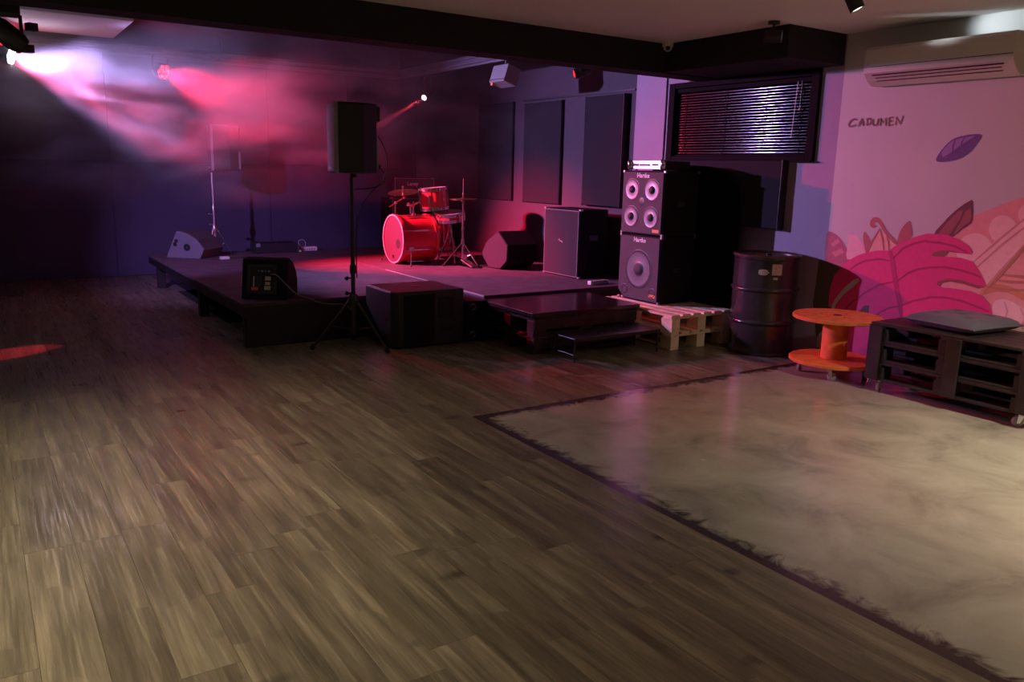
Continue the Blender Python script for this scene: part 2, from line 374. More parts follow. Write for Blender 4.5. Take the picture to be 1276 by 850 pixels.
# shallow pier in the same paint as the window section
pier = MB().box((WR-.02, 6.52, 0), (WR, 6.98, 2.62)).build('pier', M['wall_purple'], wall_r)
wall_m = struct(MB().box((WR, WF-.2, 0), (WR+.2, PAINT_Y, 3.0)).build('wall_right', M['mural_base']), 'side wall painted with a mural of big pink leaves', 'wall')
wall_b = struct(MB().box((WL-.2, WB, 0), (WR+.2, WB+.2, 3.2)).build('wall_back', M['wall_dark']), 'dark indigo board wall behind the stage', 'wall')
x = WL
seams = [1.6-2.14*2, 1.6-2.14, 1.6, 3.75, 5.0]
xs = [WL]+seams+[WR]
for k in range(len(xs)-1):
    for (z0, z1) in ((0.0, 1.56), (1.565, 3.05)):
        MB().box((xs[k]+.006, WB-.015, z0+.003), (xs[k+1]-.006, WB, z1-.003)).build('wall_board', M['wall_dark'], wall_b, bevel=.003, seg=1)
struct(MB().box((WL-.2, WF, 0), (WL, WB, 3.2)).build('wall_left', M['wall_dark']), 'dark side wall opposite the mural', 'wall')
struct(MB().box((WL, WF-.2, 0), (WR, WF, 3.0)).build('wall_front', M['wall_plain']), 'dull beige wall behind the viewer', 'wall')
ceil = struct(MB().box((WL, WF, ZC), (WR, BY0+.1, ZC+.15)).build('ceiling', M['ceil']), 'plain off-white ceiling over the dance floor', 'ceiling')
sc_ = struct(MB().box((WL, BY1-.1, ZS), (WR, WB, ZS+.15)).build('ceiling', M['stage_ceil']), 'dark raised ceiling over the stage', 'ceiling')
beam = struct(MB().box((WL, BY0, BZ), (WR, BY1, ZS)).build('trim_1', M['beam_black'], bevel=.006), 'long black beam crossing the ceiling in front of the stage', 'beam')
soff = struct(MB().box((5.47, 4.43, BZ+.01), (WR, BY0, ZC)).build('trim_2', M['beam_black'], bevel=.006), 'black boxed soffit above the window', 'soffit')
struct(MB().box((WR-.025, 7.0, 2.452), (WR, 9.2, 2.472)).build('trim_3', M['black_wood']), 'thin dark batten above the acoustic panels', 'batten')
struct(MB().box((WR-.012, WF, 0), (WR, PAINT_Y, .07)).build('baseboard_right', M['black_wood'], bevel=.003), 'dark skirting board under the mural', 'skirting')

# --- window and blind
win = struct(MB().box((WR-.035, WY0-.03, WZ0-.03), (WR+.02, WY0+.055, WZ1+.01)).box((WR-.035, WY1-.055, WZ0-.03), (WR+.02, WY1+.03, WZ1+.01))
   .box((WR-.035, WY0+.055, WZ1-.045), (WR+.02, WY1-.055, WZ1+.01)).box((WR-.035, WY0+.055, WZ0-.03), (WR+.02, WY1-.055, WZ0+.01)).build('window_1', M['frame_black'], bevel=.004, seg=1),
   'wide black-framed window high in the violet wall', 'window')
ym = (WY0+WY1)/2
for (a, b_) in ((WY0+.03, ym-.02), (ym+.02, WY1-.03)):
    MB().box((WR+.07, a, WZ0), (WR+.076, b_, WZ1-.02)).build('pane', M['glass'], win)
MB().box((WR+.055, ym-.02, WZ0), (WR+.09, ym+.02, WZ1-.02)).build('mullion', M['frame_black'], win)
MB().box((WR-.06, WY0-.03, WZ0-.045), (WR, WY1+.03, WZ0-.03)).build('window_sill', M['frame_black'], win)
bl = thing('venetian_blind', 'dark aluminium venetian blind lowered in the side window', 'blind', (WR+.02, ym, WZ0))
hw = (WY1-WY0)/2-.065
MB().box((-.025, -hw, WZ1-WZ0-.085), (.02, hw, WZ1-WZ0-.048)).build('head_rail', M['frame_black'], bl, bevel=.003)
_q = Matrix.Rotation(math.radians(80), 2)
_sl = [(-.014+.028*k/6, .0032*(1-((k-3)/3)**2)) for k in range(7)]; _sl = _sl+[(a, b-.0006) for a, b in _sl[::-1]]
_sl = [tuple(_q @ Vector(p)) for p in _sl]
sm = MB().prism(_sl, lambda a, b: (-b*1.0 if False else a*1.0, -hw, b), lambda a, b: (a, hw, b)).build('slat', M['slat'], bl, smooth=True)
ns = 23
for k in range(ns):
    o = sm if k == 0 else sm.copy()
    if k: COL.objects.link(o)
    o.parent = bl; o.location = (0, 0, .045+k*(WZ1-WZ0-.145)/(ns-1))
MB().box((-.014, -hw, .012), (.014, hw, .026)).build('bottom_rail', M['frame_black'], bl, bevel=.003)
for yy in (-hw+.10, -.32, .16, hw-.12): MB().box((-.016, yy-.003, .02), (-.0145, yy+.003, WZ1-WZ0-.06)).build('ladder_cord', M['frame_black'], bl)
w_ = MB().tube((-.035, -hw+.14, WZ1-WZ0-.08), (-.035, -hw+.165, .17), .004, n=8).build('tilt_wand', M['white_plastic'], bl)
MB().tube((-.035, -hw+.10, WZ1-WZ0-.08), (-.035, -hw+.10, .42), .0018, n=6).ico((-.035, -hw+.10, .41), .011).build('pull_cord', M['white_plastic'], bl)

# --- acoustic panels on the right wall
def apanel(y0, y1, z0, z1, d, label):
    t = thing('acoustic_panel', label, 'panel', (WR, (y0+y1)/2, z0))
    h = (y1-y0)/2
    MB().box((-d, -h, 0), (-.001, h, z1-z0)).build('core', M['foam_panel'], t, bevel=.008)
    MB().box((-d+.004, -h-.006, -.006), (-.002, -h, z1-z0+.006)).build('side_frame', M['black_wood'], t)
    MB().box((-d+.004, h, -.006), (-.002, h+.006, z1-z0+.006)).build('side_frame', M['black_wood'], t)
    return t
apanel(7.12, 7.80, 1.18, 2.42, .085, 'tall charcoal acoustic panel beside the bright pier')
apanel(8.32, 9.12, 1.16, 2.42, .05, 'charcoal acoustic panel on the wall above the guitar cabinet')
apanel(9.42, 10.3, 1.16, 2.46, .04, 'charcoal acoustic panel above the cymbal stand, deepest along the wall')
apanel(4.90, 6.46, 1.09, 1.70, .10, 'long low black acoustic panel hung under the window')

# --- mural: flat paint on the wall, outlines read off the photograph onto the wall plane
_coat = [0]
def paint_x(layer):
    _coat[0] += 1
    return WR-.0006-.0012*layer-.000012*_coat[0]
def mural(name, px, col, layer, label=None):
    pts = [onX(u, v, WR) for u, v in px]
    mb = MB(); X1 = paint_x(layer)
    vs = [mb.bm.verts.new((X1, p.y, p.z)) for p in pts]
    for tri in tessellate_polygon([[Vector((p.y, p.z, 0)) for p in pts]]):
        try: mb.bm.faces.new([vs[i] for i in tri])
        except ValueError: pass
    o = mb.build(name, flat(name+str(col), col), wall_m)
    if label: o['label'] = label
    return o
def stroke(name, lines, w, col, layer):
    """painted brush lines: ribbons of half-width w (pixels at the wall) through each polyline"""
    mb = MB()
    for L in lines:
        X1 = paint_x(layer)
        p = [onX(u, v, WR) for u, v in L]; p = [Vector((q.y, q.z)) for q in p]
        a = []; b = []
        for k in range(len(p)):
            d = (p[min(k+1, len(p)-1)]-p[max(k-1, 0)]).normalized(); n = Vector((-d.y, d.x))
            taper = 1 if 0 < k < len(p)-1 else .6
            a.append(mb.bm.verts.new((X1, p[k].x+n.x*w*taper, p[k].y+n.y*w*taper))); b.append(mb.bm.verts.new((X1, p[k].x-n.x*w*taper, p[k].y-n.y*w*taper)))
        for k in range(len(p)-1): mb.bm.faces.new((a[k], a[k+1], b[k+1], b[k]))
    return mb.build(name, flat(name+str(col), col), wall_m)
def sm_(pts, n=4, closed=True):
    """Catmull-Rom smoothing of an outline"""
    out = []; N = len(pts)
    rng = range(N) if closed else range(N-1)
    for i in rng:
        g = (lambda k: pts[k % N]) if closed else (lambda k: pts[max(0, min(N-1, k))])
        p0, p1, p2, p3 = g(i-1), g(i), g(i+1), g(i+2)
        for j in range(n):
            t = j/n
            out.append(tuple(.5*((2*p1[c])+(-p0[c]+p2[c])*t+(2*p0[c]-5*p1[c]+4*p2[c]-p3[c])*t*t+(-p0[c]+3*p1[c]-3*p2[c]+p3[c])*t**3) for c in (0, 1)))
    if not closed: out.append(pts[-1])
    return out
A = lambda L: [(1026+x/4.723, 230+y/4.723) for x, y in L]
B = lambda L: [(1146+x/4.475, 230+y/4.475) for x, y in L]
circ = lambda cx, cy, r: [(cx+r*math.cos(t*math.pi/14), cy+r*1.02*math.sin(t*math.pi/14)) for t in range(28)]
mural('painted_sky', [(1150,300),(1185,292),(1206,272),(1230,262),(1262,250),(1300,238),(1420,222),(1560,215),(1560,640),(1330,560),(1180,480),(1160,420)], (.80,.33,.30), 0, 'coral sky area')
for c in ((1215,314,23),(1250,286,17.5),(1284,268,15),(1330,262,24)): mural('painted_cloud', circ(*c), (.90,.52,.48), 1)
mural('painted_stem', [(1210,328),(1240,300),(1276,272),(1330,232),(1345,250),(1300,290),(1276,305),(1252,330),(1229,356),(1219,342)], (.90,.50,.47), 2, 'broad pale pink leaf stalk')
stroke('painted_line', [[(1214,326),(1245,299),(1290,262)],[(1218,333),(1250,304),(1292,272)]], .008, (.66,.27,.25), 3)
stroke('painted_line', [[(1226,365),(1246,343),(1262,325),(1280,305),(1310,270)],[(1240,349),(1258,351),(1290,352)],[(1245,342),(1276,345),(1300,346)],[(1229,357),(1250,361),(1300,362)]], .010, (.55,.19,.12), 3)
mural('painted_scale', sm_([(1238,378),(1252,373),(1268,380),(1282,392),(1280,418),(1240,405)]), (.92,.52,.52), 2)
stroke('painted_line', [[(1252,376),(1256,388),(1252,398)],[(1241,399),(1260,403),(1290,405)],[(1272,384),(1277,396),(1274,410)]], .006, (.75,.34,.36), 3)
mural('painted_band', sm_([(1222,368),(1240,363),(1262,366),(1285,380),(1283,372),(1262,358),(1240,354),(1226,358)]), (.66,.24,.10), 2, 'orange-brown contour band')
mural('painted_leaf', sm_(A([(20,290),(60,285),(110,330),(160,425),(150,450),(110,490),(60,470),(10,445)]), 3), (.42,.12,.16), 1, 'maroon leaf')
mural('painted_leaf_mark', A([(45,350),(85,318),(100,340),(60,365)]), (.62,.22,.24), 2); mural('painted_leaf_mark', A([(50,400),(110,375),(125,400),(70,425)]), (.62,.22,.24), 2)
mural('painted_leaf', A([(135,410),(150,330),(138,280),(172,300),(190,290),(225,330),(250,370),(270,410),(200,440),(140,440)]), (.86,.50,.50), 1, 'pale pink flame-shaped leaf')
mural('painted_leaf', sm_(A([(245,278),(270,315),(285,345),(275,400),(250,400),(238,340),(235,300)]), 3), (.46,.13,.12), 1, 'small maroon leaf')
mural('painted_leaf', A([(268,400),(285,345),(330,270),(345,280),(380,300),(425,330),(435,400),(350,430)]), (.80,.42,.32), 1, 'salmon bud')
mural('painted_curl', sm_(A([(275,225),(290,198),(320,193),(345,220),(385,285),(430,330),(425,352),(385,315),(355,275),(335,240),(318,222),(300,228),(303,240),(318,243),(300,256),(280,247)]), 3), (.46,.14,.11), 2, 'brown curled tendril')
stroke('painted_line', [A([(333,258),(350,320),(358,400)]), A([(372,290),(385,340),(388,400)]), A([(333,262),(290,330),(268,385)])], .008, (.50,.15,.12), 3)
mural('painted_leaf', sm_(A([(435,340),(450,280),(480,235),(510,214),(520,250),(525,300),(490,330),(440,372)]), 3), (.46,.13,.12), 1, 'brown upright leaf')
mural('painted_leaf', sm_(B([(75,285),(130,215),(200,145),(290,85),(300,120),(298,180),(290,215),(240,250),(190,290),(130,310)]), 2), (.17,.05,.05), 1, 'dark outlined brown leaf')
mural('painted_leaf_face', B([(105,275),(150,215),(215,150),(245,140),(228,190),(165,285),(130,290)]), (.36,.10,.10), 2)
mural('painted_leaf_face', B([(255,150),(285,130),(290,180),(280,208),(235,240),(200,275),(190,275),(240,190)]), (.36,.10,.10), 2)
mural('painted_leaf', A([(-25,440),(20,452),(120,500),(60,620),(40,800),(-40,900),(-60,700)]), (.10,.08,.06), 1, 'dark green-brown leaf')
P_ = A([(614,288),(540,308),(470,336),(412,370),(392,388),(330,388),(260,398),(200,418),(150,448),(105,488),(66,535),(44,600),(36,660),(32,715),(46,722),(72,672),(120,612),(180,560),(210,550),(217,566),(180,600),(120,650),(78,700),(56,770),(60,860),(100,960),(200,1020),(420,1060),(760,1000)])
P_ += B([(240,900),(420,800),(414,765),(408,715),(390,665),(350,620),(290,595),(200,580),(120,572),(98,558),(104,540),(150,525),(220,528),(300,555),(363,570),(372,560),(360,530),(335,480),(300,430),(230,408),(150,402),(85,402),(69,394),(75,380),(110,368),(180,368),(250,385),(290,391),(296,375),(280,345),(230,310),(160,282),(80,274)])
mural('painted_monstera_leaf', P_, (.74,.035,.19), 4, 'huge magenta leaf with deep slots')
mural('painted_slot_shade', B([(75,380),(110,368),(180,368),(250,385),(225,378),(165,374),(140,402),(85,402),(69,394)]), (.30,.08,.06), 3)
mural('painted_slot_shade', B([(104,540),(150,525),(220,528),(300,555),(363,570),(330,580),(250,555),(170,540),(125,548),(112,572),(98,558)]), (.30,.08,.06), 3)
mural('painted_gap', A([(212,745),(245,712),(272,712),(268,770),(215,790)]), (.12,.05,.05), 5)
stroke('painted_vein', [A([(395,390),(410,450),(425,560),(450,690),(465,800)])], .020, (.50,.02,.13), 5)
stroke('painted_vein', [A([(408,440),(470,375),(540,345),(614,330)])+B([(40,318),(120,325),(200,345),(270,380)]), A([(430,575),(500,520),(560,498),(614,490)])+B([(60,462),(140,460),(220,475),(300,498),(345,518)]),
   A([(455,715),(530,685),(614,668)])+B([(60,628),(150,630),(240,650),(320,680),(388,708)]), A([(400,450),(330,438),(250,448),(200,470),(160,500)]), A([(425,570),(330,590),(240,640),(150,710),(110,770)]), A([(455,715),(390,725),(330,755),(300,785),(280,830)])], .008, (.42,.02,.10), 5)
F = lambda L: [(1040+x/6.38, 130+y/6.38) for x, y in L]
mural('painted_feather', sm_(F([(806,440),(840,380),(900,310),(960,268),(1050,245),(1130,236),(1166,240),(1170,255),(1140,305),(1090,370),(1030,415),(960,445),(880,458),(830,458)]), 2), (.16,.08,.26), 2, 'violet feather-shaped leaf')
mural('painted_feather_light', sm_(F([(850,390),(905,318),(965,280),(1060,258),(1120,252),(1060,290),(1000,330),(930,385),(880,430)]), 2), (.32,.19,.44), 3)
stroke('painted_line', [F([(830,448),(930,390),(1030,325),(1150,245)]), F([(940,385),(945,330),(965,280)]), F([(1010,338),(1015,300),(1040,262)]), F([(960,372),(1010,385),(1040,400)])], .006, (.14,.07,.22), 4)
letters = dict(
 C=[[(180,124),(158,118),(128,135),(115,158),(120,175),(142,175),(176,164)]],
 A=[[(190,178),(204,146),(220,114),(226,146),(232,174)],[(200,158),(228,154)]],
 D=[[(256,168),(263,118)],[(254,118),(284,113),(297,130),(284,156),(254,168)]],
 U=[[(308,118),(302,150),(316,168),(340,160),(352,112)]],
 M=[[(362,170),(372,110),(388,145),(410,108),(408,170)]],
 E=[[(470,102),(438,108),(430,170),(468,160)],[(436,136),(462,132)]],
 N=[[(486,165),(492,102),(525,155),(548,90)]])
for ch, ls in letters.items():
    o = stroke('painted_letter', [F(l) for l in ls], .0078, (.20,.085,.06), 3); o['label'] = 'hand-painted letter '+ch

# --- air conditioner
ac = thing('air_conditioner', 'ivory split air conditioner on the mural wall', 'air conditioner', (WR, 3.53, 2.28))
L2 = .565
prof = [(0,.02),(0,.285),(-.19,.285),(-.215,.26),(-.222,.14),(-.215,.09),(-.16,.035),(-.10,.0),(-.04,0)]
MB().prism(prof, lambda a, b: (a, -L2, b), lambda a, b: (a, L2, b)).build('body', M['ac'], ac, bevel=.006)
MB().box((-.2235, -L2+.004, .132), (-.2195, L2-.004, .136)).build('front_seam', M['dark_slot'], ac)
MB().box((-.209, -L2+.07, .068), (-.197, L2-.07, .076)).build('outlet_slot', M['dark_slot'], ac)
for k, (a, b) in enumerate(((-.182,.055),(-.158,.034))): MB().box((a-.004, -L2+.09, b-.006), (a+.006, L2-.09, b-.001)).build('louvre', M['dark_slot'], ac)
MB().box((-.17, -L2+.03, .2852), (-.03, L2-.03, .288)).build('intake_grille', M['dark_slot'], ac)

# ------------------------------------------------------------------ stage platforms
def platform(label, x0, x1, y0, y1, top, fascia, legs, solid_front, left_edge):
    t = thing('stage_platform', label, 'stage', (x0, y0, 0))
    w, d = x1-x0, y1-y0
    MB().box((0, 0, top-.03), (w, d, top)).build('deck', M['stage_carpet'], t, bevel=.004)
    MB().box((.006, .006, top-fascia), (.04, d-.006, top-.03)).build('side_board', M['black_wood'], t, bevel=.003)
    MB().box((.04, .006, 0 if solid_front else top-fascia), (w-.006, .035, top-.03)).build('front_board', M['black_wood'], t, bevel=.003)
    MB().box((.04, d-.035, top-fascia), (w-.006, d-.006, top-.03)).build('rear_board', M['black_wood'], t)
    for (lx, ly) in legs:
        o = MB().box((-.045, -.045, 0), (.045, .045, top-.03)).build('leg', M['black_wood'], t, bevel=.004); o.location = (lx, ly, 0)
    if left_edge:
        MB().box((-.004, .0, top-.012), (.004, d*.45, top+.003)).build('edge_strip', M['silver'], t)
    return t
STZ = .39
platform('wide black stage platform under the floor monitors', 1.84, 3.965, 6.97, 11.4, STZ, .115, [(.07,.06),(.07,1.75),(.07,4.0),(1.0,4.3),(2.0,4.3),(1.05,.09),(2.0,.09)], True, False)
platform('black stage platform carrying the drums and amplifiers', 3.975, 6.17, 6.50, 11.4, STZ, .12, [(.07,.09),(.07,2.4),(.07,4.3),(2.1,.09),(2.1,4.3)], True, True)

# ------------------------------------------------------------------ pallets
def pallet_into(root, W, D, z0, material, along='y', h=.144, faces=(7, 3, 3), tag_board='board'):
    """a block pallet W (x) by D (y) with deck boards along x or y, as parts of root, in root's local space"""
    def bx(name, a, b):
        o = MB().box(tuple(-(q-p)/2 for p, q in zip(a, b)), tuple((q-p)/2 for p, q in zip(a, b))).build(name, material, root, bevel=.002, seg=1)
        o.location = tuple((p+q)/2 for p, q in zip(a, b)); o.rotation_euler = (0, 0, math.radians(random.uniform(-.35, .35)))
    n, nb, nl = faces
    tk = .02; bl_h = h-3*tk
    LW, LD = (W, D) if along == 'y' else (D, W)         # LW across boards, LD along boards
    def place(name, a0, a1, l0, l1, za, zb):
        if along == 'y': bx(name, (a0, l0, za), (a1, l1, zb))
        else: bx(name, (l0, a0, za), (l1, a1, zb))
    bw = .098
    for k in range(n):                                   # deck boards
        c = bw/2 + k*(LW-bw)/(n-1); place('deck_board', c-bw/2, c+bw/2, 0, LD, z0+h-tk, z0+h)
    for k in range(nl):                                  # cross boards under the deck
        c = .06 + k*(LD-.12)/(nl-1); place('cross_board', 0, LW, c-.055, c+.055, z0+h-2*tk, z0+h-tk-.0005)
    for k in range(nb):
        ca = .055 + k*(LW-.11)/(nb-1)
        place('bottom_board', ca-.05, ca+.05, 0, LD, z0, z0+tk)
        for j in range(nl):
            cl = .07 + j*(LD-.14)/(nl-1); place('block', ca-.05, ca+.05, cl-.07, cl+.07, z0+tk+.0005, z0+tk+bl_h)
# black step: two pallets and a board
for k in range(2):
    t = thing('shipping_pallet', ('maroon-black pallet resting on the floor, lower of the step', 'maroon-black pallet under the varnished board, upper of the step')[k], 'pallet', (3.93, 5.60, k*.1655), group=None)
    pallet_into(t, 1.16, .84, 0, M['step_wood'], along='x', h=.165, faces=(6, 3, 3))
    MB().box((.0, -.014, .05), (1.16, -.001, .15)).build('front_board', M['step_wood'], t, bevel=.002, seg=1)
MB().box((-.61, -.43, 0), (.61, .43, .035)).build('step_board', M['step_top'], None, bevel=.003, loc=(4.515, 6.015, .3315))
tag(bpy.data.objects['step_board'], 'dark varnished board topping the pallet step at the stage', 'board')
# raw pine pallets below the bass cabinets
for k in range(2):
    t = thing('shipping_pallet', ('raw pine pallet on the floor beside the oil drum, lower one', 'raw pine pallet directly under the bass speaker stack')[k], 'pallet', (5.135, 5.17, k*.1605))
    pallet_into(t, .77, 1.16, 0, M['pine'], along='y', h=.16, faces=(6, 3, 3))
PZ = .322
# low black metal bench
lb = thing('low_bench', 'low thin-legged black metal bench before the pallet step', 'bench', (4.06, 5.19, 0))
MB().box((0, 0, .185), (.96, .33, .203)).build('top', M['black_metal'], lb, bevel=.004)
MB().box((.0, -.004, .176), (.96, .006, .206)).build('front_rail', M['steel'], lb).data.materials[0] = M['black_metal']
for (a, b) in ((.014,.014),(.946,.014),(.014,.316),(.946,.316)):
    MB().tube((a, b, 0), (a, b, .185), .010, n=10).build('leg', M['black_metal'], lb, smooth=True)
MB().tube((.014, .014, .06), (.014, .316, .06), .006, n=8).build('stretcher', M['black_metal'], lb)
MB().tube((.946, .014, .06), (.946, .316, .06), .006, n=8).build('stretcher', M['black_metal'], lb)

# ------------------------------------------------------------------ loudspeakers on stands
def tripod(name, label, loc, feet, hub, top, m, mleg, rl=.013, group=None):
    t = thing(name, label, 'stand', loc)
    MB().tube((0,0,hub-.30), (0,0,(hub+top)/2), .0185, n=14).build('lower_pole', m, t, smooth=True)
    MB().tube((0,0,(hub+top)/2-.02), (0,0,top), .0165, n=14).build('upper_pole', m, t, smooth=True)
    MB().lathe([(.0,hub-.05),(.034,hub-.05),(.04,hub-.02),(.04,hub+.03),(.03,hub+.05),(0,hub+.05)], n=16).build('hub', m, t, smooth=True)
    MB().lathe([(0,hub+.23),(.026,hub+.23),(.028,hub+.29),(.02,hub+.31),(0,hub+.31)], n=14).build('collar', m, t, smooth=True)
    for zz, dd in ((hub+.06, (-1,.2)), (hub+.19, (-1,.1))):
        d = Vector((dd[0], dd[1], 0)).normalized()
        MB().tube(d*.018+Vector((0,0,zz)), d*.05+Vector((0,0,zz)), .007, n=8).ico(d*.055+Vector((0,0,zz)), .019).build('knob', m, t, smooth=True)
    for f in feet:
        f = Vector((f[0], f[1], 0)); d = f.normalized()
        lg = MB().tube(d*.03+Vector((0,0,hub)), f*.985+Vector((0,0,.016)), rl, rl*.9, n=10).build('leg', mleg, t, smooth=True)
        MB().tube(f*.955+Vector((0,0,.045)), f+Vector((0,0,.002)), rl*1.5, n=10).build('rubber_foot', M['rubber'], lg, smooth=True)
        MB().tube(d*.02+Vector((0,0,hub-.26)), d*.03+(f-d*.03)*.52+Vector((0,0,hub*.48)), .006, n=8).build('brace', m, t)
    MB().lathe([(0,hub-.30),(.026,hub-.30),(.026,hub-.22),(0,hub-.22)], n=12).build('brace_collar', m, t, smooth=True)
    return t
def speaker(label, loc, w, d, h, rz=0):
    """loudspeaker facing -X; base centre at loc; d depth in x, w width in y"""
    t = thing('loudspeaker', label, 'loudspeaker', loc, rz)
    out = [(-d/2+.02,-w/2),(-d/2+.02,w/2),(d/2-.13,w/2),(d/2,w/2-.10),(d/2,-w/2+.10),(d/2-.13,-w/2)]
    MB().prism(out, lambda a, b: (a, b, 0), lambda a, b: (a, b, h)).build('cabinet', M['black_plastic'], t, bevel=.012)
    g = [(-d/2+.022,-w/2+.004)]+[(-d/2-.012*math.cos(s*math.pi/12)+.004, (w/2-.006)*math.sin(s*math.pi/12)) for s in range(-6, 7)]+[(-d/2+.022,w/2-.004)]
    MB().prism(g, lambda a, b: (a, b, .012), lambda a, b: (a, b, h-.012)).build('grille', M['grille'], t, bevel=.004)
    MB().box((-d/2-.0, -w/2-.003, .0), (-d/2+.03, -w/2+.004, h)).build('trim_edge', M['grey_plastic'], t, bevel=.002)
    MB().box((d/2-.012, -.06, h-.14), (d/2+.035, .06, h-.02)).build('handle', M['black_plastic'], t, bevel=.01)
    MB().box((d/2-.012, -.08, .03), (d/2+.012, .08, .24)).build('connector_panel', M['grey_plastic'], t, bevel=.004)
    MB().tube((d/2+.01, .02, .07), (d/2+.045, .02, .05), .022, n=10).build('plug', M['rubber'], t, smooth=True)
    MB().tube((0, 0, -.035), (0, 0, .002), .028, n=14).build('pole_socket', M['black_plastic'], t, smooth=True)
    MB().box((-d/2-.0095, -.045, .03), (-d/2-.0065, .045, .05)).build('badge', M['silver'], t)
    return t
tripod('speaker_stand', 'black tripod stand on the plank floor holding a loudspeaker', (2.68, 6.55, 0), [(-.345,.11),(.18,-.315),(.13,.33)], .43, 1.47, M['black_metal'], M['black_metal'], .0125)
speaker('black loudspeaker on the stand in front of the stage', (2.70, 6.55, 1.505), .36, .37, .565, -11)
tripod('speaker_stand', 'bright metal tripod stand at the back of the stage', (2.60, 11.0, STZ), [(-.13,-.13),(.19,-.05),(-.02,.22)], .34, 1.06, M['steel'], M['chrome'], .012)
speaker('black loudspeaker on the bright stand at the stage back', (2.765, 11.0, STZ+1.085), .34, .36, .57, -6)
def cable(label, pts, r=.0045, m='rubber'):
    pts2 = sm3([Vector(p) for p in pts])
    o = MB().path(pts2, r, 8).build('cable', M[m], None, smooth=True); tag(o, label, 'cable'); return o
def sm3(p, n=6):
    out = []; N = len(p); g = lambda k: p[max(0, min(N-1, k))]
    for i in range(N-1):
        a, b, c, d = g(i-1), g(i), g(i+1), g(i+2)
        for j in range(n):
            t = j/n; out.append(.5*((2*b)+(-a+c)*t+(2*a-5*b+4*c-d)*t*t+(-a+3*b-3*c+d)*t**3))
    out.append(p[-1]); return out
cable('thin black cable hanging from the loudspeaker down its stand', [(2.93,6.57,1.82),(2.97,6.55,1.75),(2.985,6.5,1.62),(2.96,6.52,1.46),(2.86,6.53,1.36),(2.75,6.53,1.22),(2.71,6.53,1.05),(2.705,6.53,.85),(2.715,6.55,.62)])
cable('black cable looped from the loudspeaker plug to the pole', [(2.93,6.57,1.57),(2.99,6.56,1.50),(2.96,6.55,1.42),(2.85,6.54,1.385),(2.74,6.54,1.375),(2.703,6.545,1.37)])

# ------------------------------------------------------------------ floor monitors
def wedge(label, o, u, v, width, prof, side_m, front_ix, back=None, handles=True):
    """prof in (v, z); extruded along u by width; front_ix: indices of the grille edge in prof"""
    t = thing('floor_monitor', label, 'monitor speaker', o)
    u = Vector((*u, 0)).normalized(); v = Vector((*v, 0)).normalized(); Z = Vector((0, 0, 1))
    MB().prism(prof, lambda a, b: v*a+Z*b, lambda a, b: v*a+Z*b+u*width).build('cabinet', side_m, t, bevel=.008)
    idx = front_ix; out = [prof[i] for i in idx]
    c = (sum(p[0] for p in prof)/len(prof), sum(p[1] for p in prof)/len(prof))
    big = [(c[0]+(p[0]-c[0])*1.03, c[1]+(p[1]-c[1])*1.03) for p in out]
    MB().prism(big+out[::-1], lambda a, b: v*a+Z*b+u*.02, lambda a, b: v*a+Z*b+u*(width-.02)).build('grille', M['grille'], t)
    return t, u, v, Z
# far left wedge: side with two recessed sockets turned to the room
t, u, v, Z = wedge('black floor monitor at the far corner of the stage, grille turned to the drums', (1.97, 10.90, STZ+.001), (.70,.71), (.71,-.70), .46,
   [(0,0),(.47,0),(.53,.12),(.43,.24),(.32,.305),(.20,.335),(.16,.335)], M['speaker_side'], [2,3,4,5])
n_ = -u
sk = MB().lathe([(0,.004),(.03,.004),(.045,.003),(.045,-.002),(0,-.002)], o=v*.30+Z*.14, axis=n_, n=18).build('socket', M['black_plastic'], t, smooth=True)
MB().lathe([(0,.006),(.012,.006),(.012,.003)], o=v*.30+Z*.14, axis=n_, n=10).build('socket_pin', M['steel'], sk)
MB().tube(v*.135+Z*.17-u*.003, v*.135+Z*.17+u*.004, .026, n=14).tube(v*.155+Z*.215-u*.003, v*.155+Z*.215+u*.004, .024, n=14).build('handle_recess', M['black_plastic'], t)
MB().ico(v*.46+Z*.235+u*.14, .018, 2, (1,1.6,.6)).build('horn_lens', M['chrome'], t, smooth=True)
# centre wedge: amplifier panel faces the room
t, u, v, Z = wedge('black floor monitor on the stage corner with its amplifier panel showing', (1.905, 7.225, STZ+.001), (.84,-.54), (.54,.84), .40,
   [(0,.006),(.085,.35),(.15,.355),(.27,.31),(.36,.22),(.40,.12),(.385,.0),(.02,0)], M['black_carpet'], [2,3,4,5])
bd = (v*.085+Z*.344).normalized(); nn = u.cross(bd).normalized()
if nn.dot(v) > 0: nn = -nn
O = Z*.006
def bp_(a, b, d): return O+u*a+bd*b+nn*d
def bbox(mb, a0, b0, a1, b1, d0, d1):
    mb.prism([(a0,b0),(a1,b0),(a1,b1),(a0,b1)], lambda a, b: bp_(a, b, d0), lambda a, b: bp_(a, b, d1)); return mb
fr = MB()
for r in ((.05,.045,.075,.305),(.285,.045,.31,.305),(.05,.28,.31,.305),(.05,.045,.31,.07)): bbox(fr, *r, .0005, .010)
fr.build('panel_frame', M['black_plastic'], t)
pn = bbox(MB(), .075, .07, .285, .28, .0004, .002).build('amplifier_panel', M['grey_plastic'], t); pn.data.materials[0] = M['dark_slot']
bbox(MB(), .085, .075, .145, .105, .002, .004).build('red_sticker', M['red_plastic'], pn)
for k, (a0,b0,a1,b1) in enumerate(((.20,.08,.255,.115),(.205,.125,.25,.15),(.205,.165,.255,.20),(.10,.11,.112,.20))): bbox(MB(), a0,b0,a1,b1,.002,.0035).build('printed_label', M['paper'], pn)
bbox(MB(), .125, .115, .185, .20, .002, .010).build('heat_sink', M['black_plastic'], pn)
for k in range(4):
    c = bp_(.15+.03*k, .245, .0); MB().tube(c+nn*.002, c+nn*.016, .008, n=10).build('knob', M['steel'] if k % 2 else M['grey_plastic'], pn, smooth=True)
